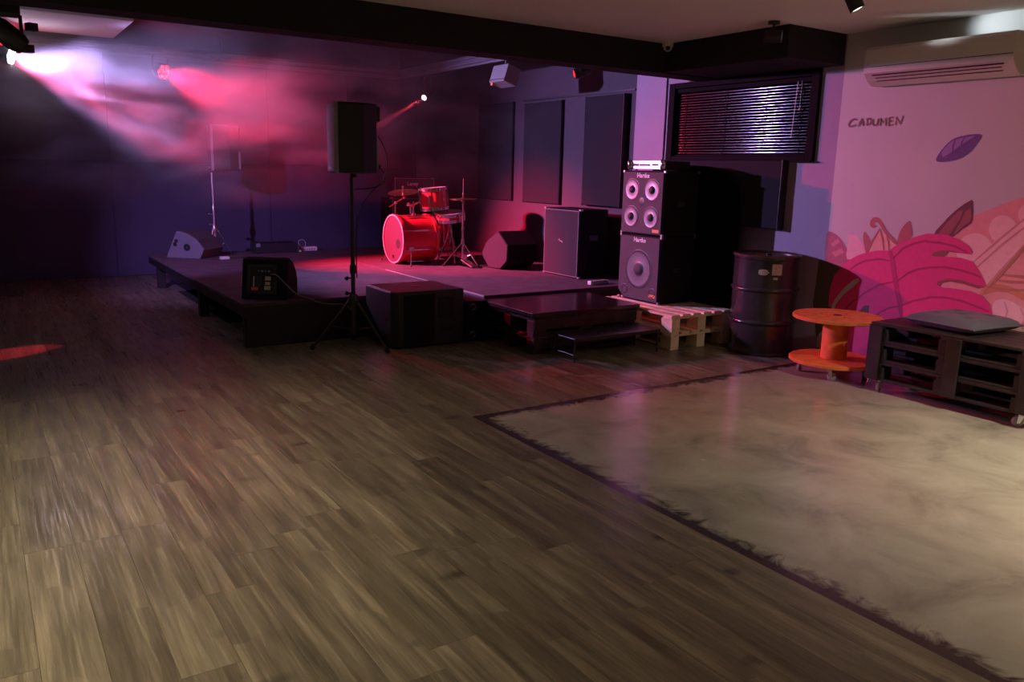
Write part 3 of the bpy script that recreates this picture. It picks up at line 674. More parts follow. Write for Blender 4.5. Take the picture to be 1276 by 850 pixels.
pl = MB().tube(bp_(.255,.215,.002), bp_(.255,.215,.05), .014, n=10).build('plug', M['rubber'], pn, smooth=True)
w0 = Vector((1.905,7.225,STZ+.001))+bp_(.262,.215,.05)
cable('grey cable drooping from the monitor along the stage front', [w0, w0+Vector((.05,-.03,-.01)), w0+Vector((.13,-.06,-.10)), (2.31,6.93,.45), (2.42,6.945,.405), (2.52,6.95,.36), (2.63,6.94,.34), (2.73,6.93,.33), (2.82,6.95,.27), (2.85,6.955,.17)], .005, 'grey_plastic')
# right wedge: hexagonal end towards the room
hexp = [(621,291),(632.7,309),(631.8,328.6),(623.5,338.0),(609,336),(600,319),(607,303)]
pr = [onX(a, b, 5.23) for a, b in hexp]; y0 = min(p.y for p in pr); z0 = min(p.z for p in pr)
t, u, v, Z = wedge('six-sided floor monitor beside the guitar cabinet, pale end facing left', (5.23, y0, STZ+.001), (1,.03), (0,1), .44,
   [(p.y-y0, (p.z-z0)*1.0) for p in pr], M['black_carpet'], [5,6])
endm = [(p.y-y0, p.z-z0) for p in pr]; cc = (sum(p[0] for p in endm)/7, sum(p[1] for p in endm)/7)
endm = [(cc[0]+(a-cc[0])*.97, cc[1]+(b-cc[1])*.97) for a, b in endm]
MB().prism(endm, lambda a, b: Vector((-.006, a, b)), lambda a, b: Vector((-.0005, a, b))).build('end_panel', M['guitar_cloth'], t, bevel=.002)

# ------------------------------------------------------------------ subwoofer and case in front of the stage
sb = thing('subwoofer', 'black subwoofer cabinet on the floor against the stage', 'subwoofer', (2.945, 6.31, 0))
sw, sd, sh = .70, .60, .505
out = [(0,0),(.10,-.0),(sw-.03,0),(sw,.03),(sw,sd),(0,sd),(0,.07),(.03,.0)]
MB().prism([(0,.06),(.05,0),(sw,0),(sw,sd),(0,sd)], lambda a, b: (a, b, .012), lambda a, b: (a, b, sh)).build('cabinet', M['black_plastic'], sb, bevel=.012)
MB().box((.10, -.006, .03), (.40, .001, sh-.03)).build('grille', M['grille'], sb, bevel=.003).data.materials[0] = M['black_carpet']
MB().box((.435, -.005, .26), (.60, .001, .44)).box((.45, -.007, .13), (.59, -.001, .17)).build('handle_recess', M['dark_slot'], sb, bevel=.003)
MB().lathe([(0,.004),(.03,.004),(.045,.002),(.05,-.002)], o=(.36,.30,sh), n=18).build('pole_cup', M['black_metal'], sb, smooth=True)
MB().path([(.012,.06,sh+.001),(.012,.3,sh+.001),(.012,.58,sh+.001)], .004).build('edge_piping', M['grey_plastic'], sb)
for (a, b) in ((.07,.06),(.63,.06),(.07,.54),(.63,.54)): MB().tube((a,b,0),(a,b,.014),.022,n=10).build('foot', M['rubber'], sb)
cs = thing('equipment_case', 'black case with two ring handles wedged between subwoofer and step', 'case', (3.665, 6.34, 0))
MB().box((0, 0, 0), (.25, .55, .375)).build('body', M['black_carpet'], cs, bevel=.006)
for zz in (.075, .335):
    rg = MB(); c = Vector((.09, -.010, zz-.01))
    rg.path([c+Vector((math.cos(a)*.026, 0, math.sin(a)*.026)) for a in [i*math.pi/10-.6*math.pi for i in range(15)]], .0045).build('ring_handle', M['steel'], cs, smooth=True)
    MB().box((.055, -.004, zz-.02), (.085, .0, zz+.02)).build('ring_plate', M['black_metal'], cs)

# ------------------------------------------------------------------ bass stack
def corner_caps(root, w, d, h, r=.022):
    for a in (0, 1):
        for b in (0, 1):
            for c in (0, 1):
                p = (a*d, b*w, c*h); q = [(-.003, r), (-r, .003)]
                lo = tuple((p[i]-.003 if (a, b, c)[i] == 0 else p[i]-r) for i in range(3)); hi = tuple((p[i]+r if (a, b, c)[i] == 0 else p[i]+.003) for i in range(3))
                MB().box(lo, hi).build('corner_cap', M['steel'], root, bevel=.004)
def bass_cab(label, z, h, cones, logo):
    w, d = .59, .45
    t = thing('bass_speaker_cabinet', label, 'speaker cabinet', (5.42, 5.66, z))
    if len(cones) == 1: outl = [(0,0),(w-.085,0),(w,.085),(w,h),(0,h)]       # (y from near side, z), far lower corner cut off
    else: outl = [(0,0),(w,0),(w,h),(0,h)]
    MB().prism(outl, lambda a, b: (0, a, b), lambda a, b: (d, a, b)).build('cabinet', M['black_carpet'], t, bevel=.008)
    cy, cz = w/2, h/2
    g = [(cy+(a-cy)*.955, cz+(b-cz)*.955) for a, b in outl]
    MB().prism(g, lambda a, b: (-.010, a, b), lambda a, b: (-.0005, a, b)).build('grille', M['bass_grille'], t, bevel=.003)
    for (a, b, r) in cones:
        cn = MB().lathe([(r*1.12,.002),(r*1.10,.005),(r,.004),(r*.48,-.0 + .0015),(r*.46,.002),(r*.40,.012),(r*.22,.019),(0,.021)], o=(-.0115, a, b), axis=(-1,0,0), n=30)
        o = cn.build('speaker_cone', M['cone_alu'], t, smooth=True)
        MB().lathe([(r*1.12,.001),(r*1.2,.003),(r*1.28,.001)], o=(-.0112, a, b), axis=(-1,0,0), n=30).build('surround_ring', M['black_plastic'], t, smooth=True)
        MB().lathe([(r*.42,.009),(r*.30,.022),(r*.12,.026),(0,.027)], o=(-.0115, a, b), axis=(-1,0,0), n=20).build('dust_cap', M['bass_grille'], o, smooth=True)
    # lettering reads from the stage side: text x runs towards -Y, text z towards -X
    text_mesh('brand_lettering', 'Hartke', .062, M['white_print'], t, axes((-.012, w-.30, h-.048), (0,-1,0), (0,0,1), (-1,0,0)), .0012)
    MB().box((-.0125, .035, .055 if len(cones) == 1 else .03), (-.0105, .125, .085 if len(cones) == 1 else .06)).build('orange_badge', M['orange_badge'], t)
    text_mesh('badge_lettering', 'XL', .02, M['white_print'], t, axes((-.0128, .08, (.07 if len(cones) == 1 else .045)), (0,-1,0), (0,0,1), (-1,0,0)), .0004) if False else None
    if len(cones) == 4:
        MB().lathe([(0,.002),(.03,.002),(.04,.0)], o=(-.0105, w/2, h/2+.01), axis=(-1,0,0), n=16).build('tweeter', M['black_plastic'], t, smooth=True)
    else:
        for yy in (.085, w-.11): MB().lathe([(.03,.0005),(.042,.003),(.05,.0005)], o=(-.0105, yy, .10), axis=(-1,0,0), n=18).build('port_ring', M['black_plastic'], t, smooth=True)
    corner_caps(t, w, d, h)
    MB().box((.18, -.003, h*.5-.02), (.27, .0, h*.5+.02)).build('side_handle', M['black_metal'], t, bevel=.002)
    for (a, b) in ((.06,.06),(.39,.06),(.06,.46),(.39,.46)): pass
    return t
bass_cab('lower bass cabinet with one large aluminium cone', PZ+.0035, .645, [(.285,.315,.15)], 1)
bass_cab('upper bass cabinet with four aluminium cones', PZ+.6555, .61, [(.155,.43,.083),(.435,.43,.083),(.155,.17,.083),(.435,.17,.083)], 4)
AZ = PZ+.6555+.61+.0035
am = thing('bass_amplifier', 'silver rack amplifier lying on the bass cabinets', 'amplifier', (5.44, 5.70, AZ))
MB().box((.02, .03, .012), (.36, .47, .09)).build('chassis', M['black_metal'], am, bevel=.004)
fp = MB().box((.005, .03, .010), (.02, .47, .092)).build('front_panel', M['silver'], am, bevel=.003)
for y_ in (.01, .47): MB().lathe([(.0,-.042),(.020,-.042),(.028,-.030),(.028,.030),(.020,.042),(0,.042)], o=(.0, y_+.01, .051), n=14).build('rack_handle', M['chrome'], am, smooth=True)
for k in range(5): MB().tube((.005, .33-.028*k, .05), (-.010, .33-.028*k, .05), .008, n=10).build('knob', M['black_plastic'], fp)
MB().box((.002, .36, .04), (.005, .44, .06)).box((.002, .09, .045), (.005, .17, .06)).build('printed_legend', M['dark_slot'], fp)
for (a, b) in ((.05,.06),(.05,.44),(.33,.06),(.33,.44)): MB().tube((a,b,0),(a,b,.013),.012,n=8).build('foot', M['rubber'], am)
# tall covered equipment behind the stack
cv = [(5.24,0),(6.40,0),(6.40,1.50),(6.30,1.60),(6.05,1.645),(5.55,1.645),(5.34,1.59),(5.30,1.50),(5.22,1.46),(5.20,1.0)]
cv = [(5.36,0.0),(6.42,0.0),(6.42,1.50),(6.33,1.61),(6.1,1.645),(5.75,1.645),(5.50,1.60),(5.44,1.50),(5.37,1.465),(5.33,1.3)]
t = thing('covered_equipment', 'tall black fabric-covered equipment between bass stack and window wall', 'covered equipment', (5.93, 0, 0))
MB().prism(sm_(cv, 2), lambda a, b: (.0, a, b), lambda a, b: (.155, a, b)).build('fabric_cover', M['black_cloth'], t, bevel=.02)
MB().path([(-.001, 5.34, .04), (-.002, 5.8, .05), (-.001, 6.42, .04)], .008).build('hem', M['black_cloth'], t)

# ------------------------------------------------------------------ guitar cabinets
def guitar_cab(label, loc, rz, w, d, h, logo, logo_at, size, shear=0.):
    """front faces local -Y"""
    t = thing('guitar_cabinet', label, 'speaker cabinet', loc, rz)
    MB().box((-w/2, 0, 0), (w/2, d, h)).build('cabinet', M['black_carpet'], t, bevel=.008)
    MB().box((-w/2+.02, -.008, .025), (w/2-.02, -.0005, h-.025)).build('grille_cloth', M['guitar_cloth'], t, bevel=.002)
    e = MB()
    for (a, b) in (((-w/2+.012,-.010,.016),(w/2-.012,-.004,.022)), ((-w/2+.012,-.010,h-.022),(w/2-.012,-.004,h-.016)), ((-w/2+.012,-.010,.022),(-w/2+.018,-.004,h-.022)), ((w/2-.018,-.010,.022),(w/2-.012,-.004,h-.022))): e.box(a, b)
    e.build('piping', M['grey_plastic'], t)
    if logo: text_mesh('brand_lettering', logo, size, M['white_print'], t, axes((logo_at[0], -.0095, logo_at[1]), (1,0,0), (0,0,1), (0,-1,0)), .001, shear)
    for a in (-1, 1):
        for zz in (0, 1):
            MB().box((a*w/2-.018, -.004, zz*h-.018 if zz else .0), (a*w/2+.018, .03, zz*h+.003 if zz else .022)).build('corner_cap', M['steel'], t, bevel=.004)
    MB().box((w/2-.001, d*.35, h*.55), (w/2+.006, d*.65, h*.63)).build('side_handle', M['black_metal'], t, bevel=.003)
    return t
guitar_cab('guitar speaker cabinet with grey grille beside the bass stack', (5.56, 7.43, STZ+.001), -90, .66, .40, .765, None, None, 0)
gcab = bpy.data.objects[-1] if False else None
root = [o for o in COL.objects if o.name.startswith('guitar_cabinet')][-1]
MB().path([(-.035,-.0115,.405),(-.02,-.0115,.425),(-.005,-.0115,.39),(.0,-.0115,.40),(.02,-.0115,.40),(.04,-.0115,.385)], .004, 6).build('script_logo', M['white_print'], root)
guitar_cab('dark guitar cabinet standing behind the drum kit', (5.31, 10.70, STZ+.001), 0, .66, .38, .76, None, None, 0)
h_ = thing('guitar_amplifier_head', 'guitar amplifier head resting on the cabinet behind the drums', 'amplifier', (5.35, 10.72, STZ+.762))
MB().box((-.32, 0, .008), (.32, .26, .275)).build('housing', M['black_carpet'], h_, bevel=.008)
MB().box((-.30, -.006, .10), (.30, -.0005, .262)).build('grille_cloth', M['guitar_cloth'], h_).data.materials[0] = M['bass_grille']
e = MB()
for a, b in (((-.312,-.008,.266),(.312,-.002,.270)), ((-.312,-.008,.012),(-.307,-.002,.27)), ((.307,-.008,.012),(.312,-.002,.27))): e.box(a, b)
e.build('piping', M['silver'], h_)
cpn = MB().box((-.30, -.006, .02), (.30, -.0005, .092)).build('control_panel', M['grey_plastic'], h_); cpn.data.materials[0] = M['black_metal']
for k in range(8): MB().tube((-.2+.05*k,-.006,.056), (-.2+.05*k,-.022,.056), .011, n=10).build('knob', M['black_plastic'], cpn)
text_mesh('brand_lettering', 'Laney', .075, M['white_print'], h_, axes((-.03, -.008, .19), (1,0,0), (0,0,1), (0,-1,0)), .0015)
for a in (-.29, .29): MB().box((a-.02, -.004, .25), (a+.02, .03, .279)).build('corner_cap', M['steel'], h_, bevel=.004)
for (a, b) in ((-.28,.03),(.28,.03),(-.28,.23),(.28,.23)): MB().tube((a,b,0),(a,b,.01),.014,n=8).build('foot', M['rubber'], h_)

# ------------------------------------------------------------------ drums
def drum(name, label, loc, axis, r, depth, nl, tilt_head=None, cat='drum'):
    t = thing(name, label, cat, loc)
    ax = Vector(axis).normalized(); q = ax.to_track_quat('Z', 'Y').to_matrix()
    MB().lathe([(r,0),(r,depth),(r-.008,depth),(r-.008,0)], axis=ax, n=36, closed=True).build('shell', M['drum_red'], t, smooth=True)
    hd = .012
    for z0, z1 in ((-.012, .028), (depth-.028, depth+.012)):
        MB().lathe([(r+.003,z0),(r+.014,z0),(r+.014,z1),(r+.003,z1)], axis=ax, n=36, closed=True).build('hoop', M['drum_red'] if r > .25 else M['chrome'], t, smooth=True)
    MB().lathe([(0,.001),(r-.002,.001),(r-.002,-.003),(0,-.003)], axis=ax, n=32).build('rear_head' if r > .25 else 'bottom_head', M['drum_head'] if r > .25 else M['drum_head_white'], t)
    MB().lathe([(0,depth-.001),(r-.002,depth-.001),(r-.002,depth+.003),(0,depth+.003)], axis=ax, n=32).build('front_head' if r > .25 else 'top_head', M['drum_head'] if r > .25 else M['drum_head_white'], t)
    for k in range(nl):
        a = 2*math.pi*(k+.5)/nl; d = q @ Vector((math.cos(a), math.sin(a), 0))
        lg = MB().tube(d*(r+.012)+ax*(depth*.28), d*(r+.012)+ax*(depth*.72), .0105, n=8).build('lug', M['chrome'], t, smooth=True)
        MB().tube(d*(r+.018)+ax*(-.014), d*(r+.018)+ax*(depth+.014), .0038, n=6).build('tension_rod', M['chrome'], lg)
    return t, ax, q
# bass drum lies on its side, front head towards -X
bd_, ax, q = drum('bass_drum', 'red bass drum with a smoky front head', (4.80, 9.25, STZ+.308), (-1, 0, 0), .29, .47, 8)
MB().lathe([(.2855,.483),(.300,.483),(.304,.478),(.304,.470)], axis=ax, n=36).build('hoop_edge', M['drum_head_white'], bd_, smooth=True)
MB().lathe([(0,.4745),(.055,.4745),(.06,.473)], o=(0,-.13,-.05), axis=ax, n=18).build('port_hole', M['dark_slot'], bd_)
MB().box((-.477,-.02,-.24), (-.474,.03,-.20)).build('head_logo', M['chrome'], bd_)
for s in (-1, 1):
    lg = MB().tube((-.36, s*.265, -.10), (-.44, s*.42, -.298), .008, n=8).build('spur', M['chrome'], bd_, smooth=True)
    MB().ico((-.44, s*.42, -.297), .011).build('spur_tip', M['rubber'], lg, smooth=True)
    MB().box((-.40, s*.27-.02, -.13), (-.33, s*.27+.02, -.08)).build('spur_bracket', M['chrome'], lg, bevel=.004)
MB().lathe([(0,0),(.03,0),(.03,.025),(.02,.03),(0,.03)], o=(-.20, 0, .288)).build('tom_mount', M['chrome'], bd_, smooth=True)
MB().tube((-.20, 0, .31), (-.20, 0, .46), .012, n=10).tube((-.20, 0, .42), (-.085, -.03, .47), .0105, n=10).tube((-.20, 0, .40), (-.24, .0, .42), .014, n=8).build('tom_post', M['chrome'], bd_, smooth=True)
# rack tom on its post
tm, ax, q = drum('rack_tom', 'red rack tom mounted above the bass drum', (4.86, 9.17, 1.065), (-.10, .03, 1), .165, .255, 6)
# snare and floor tom behind
sn, ax, q = drum('snare_drum', 'red snare drum tilted behind the bass drum', (5.02, 9.06, .94), (-.14, -.10, 1), .175, .085, 8)
for k in range(3):
    a = k*2.094+.4; MB().tube((0,0,-.12), (.17*math.cos(a), .17*math.sin(a), -(.94-STZ)+.004), .008, n=8).build('stand_leg', M['chrome'], sn, smooth=True)
MB().tube((0,0,-.30), (0,0,-.01), .011, n=10).build('stand_post', M['chrome'], sn, smooth=True)
for k in range(3):
    a = k*2.094+1.4; MB().tube((0,0,-.05), (.16*math.cos(a), .16*math.sin(a), .0), .007, n=8).build('basket_arm', M['chrome'], sn)
ft, ax, q = drum('floor_tom', 'dark red floor tom on legs behind the bass drum', (5.12, 9.62, STZ+.13), (0, 0, 1), .19, .36, 6)
for k in range(3):
    a = k*2.094+.2; MB().path([(.20*math.cos(a), .20*math.sin(a), .25), (.20*math.cos(a), .20*math.sin(a), -.06), (.225*math.cos(a), .225*math.sin(a), -.126)], .007).build('leg', M['chrome'], ft)
def cymbal(root, o, ax, r, name='cymbal'):
    return MB().lathe([(0,.024),(r*.06,.024),(r*.16,.018),(r*.22,.009),(r*.6,.003),(r,-.008),(r,-.0095),(r*.6,.001),(r*.22,.006),(r*.15,.014),(0,.018)], o=o, axis=ax, n=36).build(name, M['brass'], root, smooth=True)
# crash cymbal with boom arm, fixed to the bass drum mount
cr = thing('crash_cymbal', 'bronze crash cymbal tilted on a short boom arm', 'cymbal', (4.47, 9.27, .99))
cymbal(cr, (0, 0, .285), (-.16, -.12, 1), .19)
MB().tube((-.002, 0, .20), (-.012, -.01, .34), .005, n=8).tube((-.01,-.01,.33), (-.012,-.012,.355), .012, n=8).build('tilter', M['chrome'], cr, smooth=True)
MB().tube((.01, 0, .215), (-.20, -.02, .10), .007, n=8).build('boom_arm', M['chrome'], cr, smooth=True)
MB().tube((-.11, 0, .015), (-.11, -.01, .155), .010, n=10).ico((-.11,-.01,.15), .02).ico((.012,0,.215), .018).build('post', M['chrome'], cr, smooth=True)
MB().tube((.10,0,.015), (.10,0,.14), .012, n=10).tube((.10,0,.12), (.10,-.07,.13), .016, n=10).ico((.06,-.02,.13), .024).build('clamp', M['chrome'], cr, smooth=True)
# hi-hat stand
hh = thing('hi_hat_stand', 'hi-hat on a chrome pedal stand beside the drums', 'cymbal stand', (5.00, 8.70, STZ))
MB().tube((0,0,.08), (0,0,.60), .0125, n=10).tube((0,0,.44), (0,0,.48), .02, n=10).build('lower_tube', M['chrome'], hh, smooth=True)
MB().tube((0,0,.58), (0,0,.79), .0095, n=10).build('upper_tube', M['chrome'], hh, smooth=True)
MB().tube((0,0,.79), (0,0,1.06), .0035, n=8).tube((0,0,.865), (0,0,.895), .011, n=8).tube((0,0,.88), (.035,0,.883), .005, n=6).build('pull_rod', M['chrome'], hh, smooth=True)
cymbal(hh, (0,0,.815), (.02,0,1), .165)
b2 = cymbal(hh, (0,0,.812), (.02,0,-1), .165)
MB().lathe([(0,.27),(.022,.27),(.022,.33),(0,.33)], n=12).build('leg_collar', M['chrome'], hh, smooth=True)
for (a, rr) in ((2.75, .24), (-.95, .21), (.75, .23)):
    f = Vector((math.cos(a)*rr, math.sin(a)*rr, .01)); lg = MB().tube((0,0,.30), f, .007, n=8).build('leg', M['chrome'], hh, smooth=True)
    MB().ico(f, .013).build('rubber_foot', M['rubber'], lg, smooth=True)
    MB().tube((0,0,.10), Vector((f.x*.55, f.y*.55, .145)), .005, n=8).build('brace', M['chrome'], hh)
MB().box((-.05,-.30,.012), (.045,-.03,.024), rot=Matrix.Rotation(math.radians(14), 3, 'X'), at=(0,-.30,.012)).build('foot_board', M['steel'], hh, bevel=.003)
MB().box((-.05,-.33,.001), (.05,.02,.009)).build('base_plate', M['chrome'], hh)
MB().box((-.03,-.05,.03), (.03,-.045,.14)).build('pedal_strap', M['chrome'], hh)

# ------------------------------------------------------------------ small things on the stage
fc = thing('flat_case', 'low dark case with a slot handle at the back of the stage', 'case', (3.12, 10.95, STZ+.001))
MB().box((0,0,0), (.56,.30,.135)).build('body', M['speaker_side'], fc, bevel=.006).data.materials[0] = M['foam_panel']
MB().box((.27,-.004,.045), (.40,.001,.085)).build('slot_handle', M['dark_slot'], fc, bevel=.004)
MB().box((-.004,-.004,.09), (.05,.02,.138)).build('corner_cap', M['grey_plastic'], fc, bevel=.003)
wx = thing('power_supply', 'small pale box with looped wires on the stage floor', 'box', (3.80, 11.12, STZ+.001))
MB().box((0,0,0), (.22,.12,.055)).build('housing', M['white_plastic'], wx, bevel=.006)
for k in range(5): MB().box((.03+.034*k,-.003,.012), (.05+.034*k,.0,.035)).build('socket', M['grey_plastic'], wx)
MB().path(sm3([Vector(p) for p in ((.02,.05,.05),(-.03,.05,.10),(-.02,.05,.145),(.04,.05,.15),(.07,.05,.10),(.06,.05,.05))], 5), .0035, 6).build('wire_loop', M['white_plastic'], wx)
ad = thing('adaptor', 'tiny white plug adaptor near the low case', 'adaptor', (3.70, 11.0, STZ+.001))
MB().box((0,0,0), (.05,.05,.03)).build('body', M['white_plastic'], ad, bevel=.006); MB().tube((.05,.025,.012), (.09,.03,.006), .004, n=6).build('lead', M['rubber'], ad)
jb = thing('stage_box', 'small pale stage box with a thin flat lead by the left monitor', 'box', (2.52, 10.42, STZ+.001))
MB().box((0,0,0), (.11,.08,.035)).build('body', M['white_plastic'], jb, bevel=.006)
MB().path([(.11,.04,.012),(.2,.07,.006),(.32,.12,.006),(.42,.16,.006)], .004, 6).build('lead', M['rubber'], jb)
p0 = fl(735, 355, STZ+.002)
ps = thing('power_strip', 'pale power strip on the stage edge beside the bass stack', 'power strip', (p0.x, p0.y-.02, STZ+.001), 8)
MB().box((0,0,0), (.27,.055,.04)).build('body', M['white_plastic'], ps, bevel=.005)
for k in range(4): MB().tube((.05+.06*k,.0275,.04), (.05+.06*k,.0275,.0415), .018, n=12).build('outlet', M['grey_plastic'], ps)

# ------------------------------------------------------------------ oil drum
BX, BYc = 5.885, 4.79
br = thing('oil_drum', 'black steel oil drum standing beside the pine pallets', 'drum barrel', (BX, BYc, 0))
R = .286
prof = [(0,.012),(R-.02,.012),(R-.012,.0),(R+.002,.0),(R+.003,.02),(R-.004,.028)]
for zc in (.295, .585):
    prof += [(R-.004, zc-.022), (R+.003, zc-.016), (R+.011, zc-.004), (R+.011, zc+.004), (R+.003, zc+.016), (R-.004, zc+.022)]
prof += [(R-.004,.845),(R+.003,.852),(R+.004,.875)]
MB().lathe(prof, n=48).build('shell', M['barrel'], br, smooth=True)
MB().lathe([(R-.006,.872),(R+.008,.872),(R+.010,.882),(R+.002,.890),(R-.010,.884)], n=48, closed=True).build('rim', M['barrel_lid'], br, smooth=True)
MB().lathe([(0,.858),(R-.012,.858),(R-.008,.872)], n=48).build('lid', M['barrel_lid'], br, smooth=True)
MB().lathe([(0,.858),(.03,.858),(.03,.874),(0,.876)], o=(.14,.10,0), n=14).build('bung', M['black_metal'], br, smooth=True)
ang0 = math.atan2(-BYc, -BX)                        # direction from the drum towards the viewer
def sticker(name, a0, a1, z0, z1, m, pts=None):
    mb = MB(); n = 8; rr = R+.0005
    for k in range(n):
        t0 = a0+(a1-a0)*k/n; t1 = a0+(a1-a0)*(k+1)/n
        def hz(t):
            if not pts: return z0, z1
            f = (t-a0)/(a1-a0); return z0+(z1-z0)*.5*(1-pts(f)), z1-(z1-z0)*.5*(1-pts(f))
        (l0, h0), (l1, h1) = hz(t0), hz(t1)
        v = [mb.bm.verts.new((rr*math.cos(t), rr*math.sin(t), z)) for t, z in ((t0,l0),(t1,l1),(t1,h1),(t0,h0))]; mb.bm.faces.new(v)
    return mb.build(name, m, br)
sticker('arrow_sticker', ang0-.22, ang0+.10, .722, .772, M['paper'], lambda f: .55+.45*min(1, f*6) if f < .72 else max(.05, (1-f)/.28))
sticker('paper_label', ang0+.17, ang0+.47, .725, .82, M['paper'])
sticker('paper_label', ang0+.22, ang0+.36, .685, .705, M['paper'])

# ------------------------------------------------------------------ cable spool table
SX, SY = 5.70, 3.90
sp_ = thing('spool_table', 'orange wooden cable spool table on casters', 'table', (SX, SY, 0))
def caster(root, x, y, zt, r, a, m_w, name='caster'):
    c = MB(); d = Vector((math.cos(a), math.sin(a), 0)); n = Vector((-d.y, d.x, 0)); ctr = Vector((x, y, r))+d*.018
    hk = MB().box((x-.028,y-.028,zt-.005), (x+.028,y+.028,zt)).tube((x,y,zt-.02), (x,y,zt-.004), .018, n=10)
    for s in (-1, 1):
        hk.prism([(-.012,zt-.018),(.026,zt-.018),(.030,r-.010),(.010,r-.010)], lambda p, q: Vector((x,y,0))+d*p+n*(s*.017)+Vector((0,0,q)), lambda p, q: Vector((x,y,0))+d*p+n*(s*.0195)+Vector((0,0,q)))
    o = hk.build(name, M['chrome'], root)
    MB().lathe([(0,-.013),(r*.8,-.013),(r,-.008),(r,.008),(r*.8,.013),(0,.013)], o=ctr, axis=n, n=20).build('wheel', m_w, o, smooth=True)
M['wheel'] = mat('translucent_grey_wheel', (.35,.32,.32), .25)
for nm, z0, z1 in (('lower_disc', .105, .135), ('upper_disc', .455, .485)):
    MB().lathe([(0,z0),(.335,z0),(.34,z0+.005),(.34,z1-.005),(.335,z1),(0,z1)], n=48).build(nm, M['spool'], sp_, smooth=True)
MB().lathe([(.10,.135),(.10,.455),(.094,.455),(.094,.135)], n=32, closed=True).build('core', M['spool'], sp_, smooth=True)
MB().tube((0,0,.4845), (0,0,.4865), .035, n=18).build('centre_hole', M['dark_slot'], sp_)
for k in range(6): a = k*math.pi/3; MB().tube((.12*math.cos(a),.12*math.sin(a),.485), (.12*math.cos(a),.12*math.sin(a),.488), .008, n=8).build('bolt', M['steel'], sp_)
for k in range(4): a = k*math.pi/2+.55+math.pi; caster(sp_, .24*math.cos(a), .24*math.sin(a), .105, .034, a+1.2, M['wheel'])

# ------------------------------------------------------------------ pallet bench with cushion
pb = thing('pallet_bench', 'dark stained bench of three stacked pallets on casters', 'bench', (5.49, 2.30, 0))
for k in range(3): pallet_into(pb, .64, 1.17, .092+k*.1435, M['bench_wood'], along='y', h=.143, faces=(6, 3, 3))
# full-height uprights that tie the three layers
for yy in (.0, .49, 1.07): MB().box((-.016, yy, .10), (-.001, yy+.10, .505)).build('upright', M['bench_wood'], pb, bevel=.002, seg=1)
for (x_, y_, a) in ((.07,.09,2.4),(.07,1.09,3.4),(.57,.09,.5),(.57,1.09,1.0)): caster(pb, x_, y_, .092, .036, a, M['wheel'])
MB().box((.035,1.165,.055), (.075,1.171,.10)).build('label_plate', M['white_plastic'], pb)
cz = .092+3*.1435
cu = thing('seat_cushion', 'slate grey tufted cushion on the pallet bench', 'cushion', (5.86, 3.0, cz), -6)
def cushion_mesh(w, d, h):
    bm = bmesh.new(); n = 22; g = {}
    for s in (0, 1):
        for i in range(n+1):
            for j in range(n+1):
                a = -1+2*i/n; b = -1+2*j/n
                e = (1-abs(a)**5)*(1-abs(b)**5)
                z = h*(.42+.5*e**.45) if s else h*(.42-.40*e**.4)
                if s:
                    for (p, q) in ((-.45,-.45),(.45,-.45),(-.45,.45),(.45,.45),(0,0)):
                        z -= h*.28*math.exp(-(((a-p)**2+(b-q)**2)/.012))
                pin = 1-.05*(1-abs(a)**2)*abs(b)**6-.0
                g[s, i, j] = bm.verts.new((a*w/2*(1-.05*(1-b*b)*abs(a)**4), b*d/2*(1-.05*(1-a*a)*abs(b)**4), z))
    for s in (0, 1):
        for i in range(n):
            for j in range(n): bm.faces.new((g[s,i,j], g[s,i+1,j], g[s,i+1,j+1], g[s,i,j+1]))
    bmesh.ops.remove_doubles(bm, verts=bm.verts[:], dist=.0005)
    r = MB(); r.bm.free(); r.bm = bm; return r
cb_ = cushion_mesh(.56, .54, .115).build('cover', M['cushion'], cu, smooth=True)
edge = []
for k in range(41):
    t_ = k/40*2*math.pi; c_, s_ = math.cos(t_), math.sin(t_)
    m_ = max(abs(c_), abs(s_)); a, b = c_/m_, s_/m_
    edge.append((a*.28*(1-.05*(1-b*b)*abs(a)**4), b*.27*(1-.05*(1-a*a)*abs(b)**4), .048))
MB().path(edge, .006, 6).build('piping', M['cushion'], cu, smooth=True)
for (p, q) in ((-.45,-.45),(.45,-.45),(-.45,.45),(.45,.45),(0,0)): MB().ico((p*.28, q*.27, .074), .009, 1, (1,1,.5)).build('tuft_button', M['cushion'], cu)

# ------------------------------------------------------------------ light rails, lamps
rl_ = thing('lighting_rail', 'grey metal lighting rail frame hung over the stage', 'rail', (0.3, 6.3, 2.78))
for z_ in (.06, .12):
    MB().tube((.0,4.7,z_), (4.98,4.7,z_), .018, n=10).build('back_tube', M['rail'], rl_, smooth=True)
    MB().tube((4.95,.0,z_), (4.95,4.7,z_), .018, n=10).build('side_tube', M['rail'], rl_, smooth=True)
    MB().tube((.0,.0,z_), (.0,4.7,z_), .018, n=10).build('side_tube', M['rail'], rl_, smooth=True)
MB().box((-.02,4.72,.02), (5.0,4.735,.15)).build('rail_plate', M['rail'], rl_)
MB().box((4.965,.0,.02), (4.98,4.7,.15)).build('rail_plate', M['rail'], rl_)
for (a, b) in ((.0,.2),(.0,4.7),(2.5,4.7),(4.95,4.7),(4.95,.3)): MB().tube((a,b,.12), (a,b,.28), .008, n=8).build('hanger', M['rail'], rl_)
cpn_ = thing('ceiling_panel', 'thick white panel hung under the stage ceiling', 'panel', (-.35, 9.05, 2.90))
MB().box((0,0,0), (1.83,1.37,.10)).build('slab', M['panel_white'], cpn_, bevel=.006)
for (a, b) in ((.2,.2),(1.6,.2),(.2,1.2),(1.6,1.2)): MB().tube((a,b,.10), (a,b,.16), .006, n=8).build('hanger', M['rail'], cpn_)

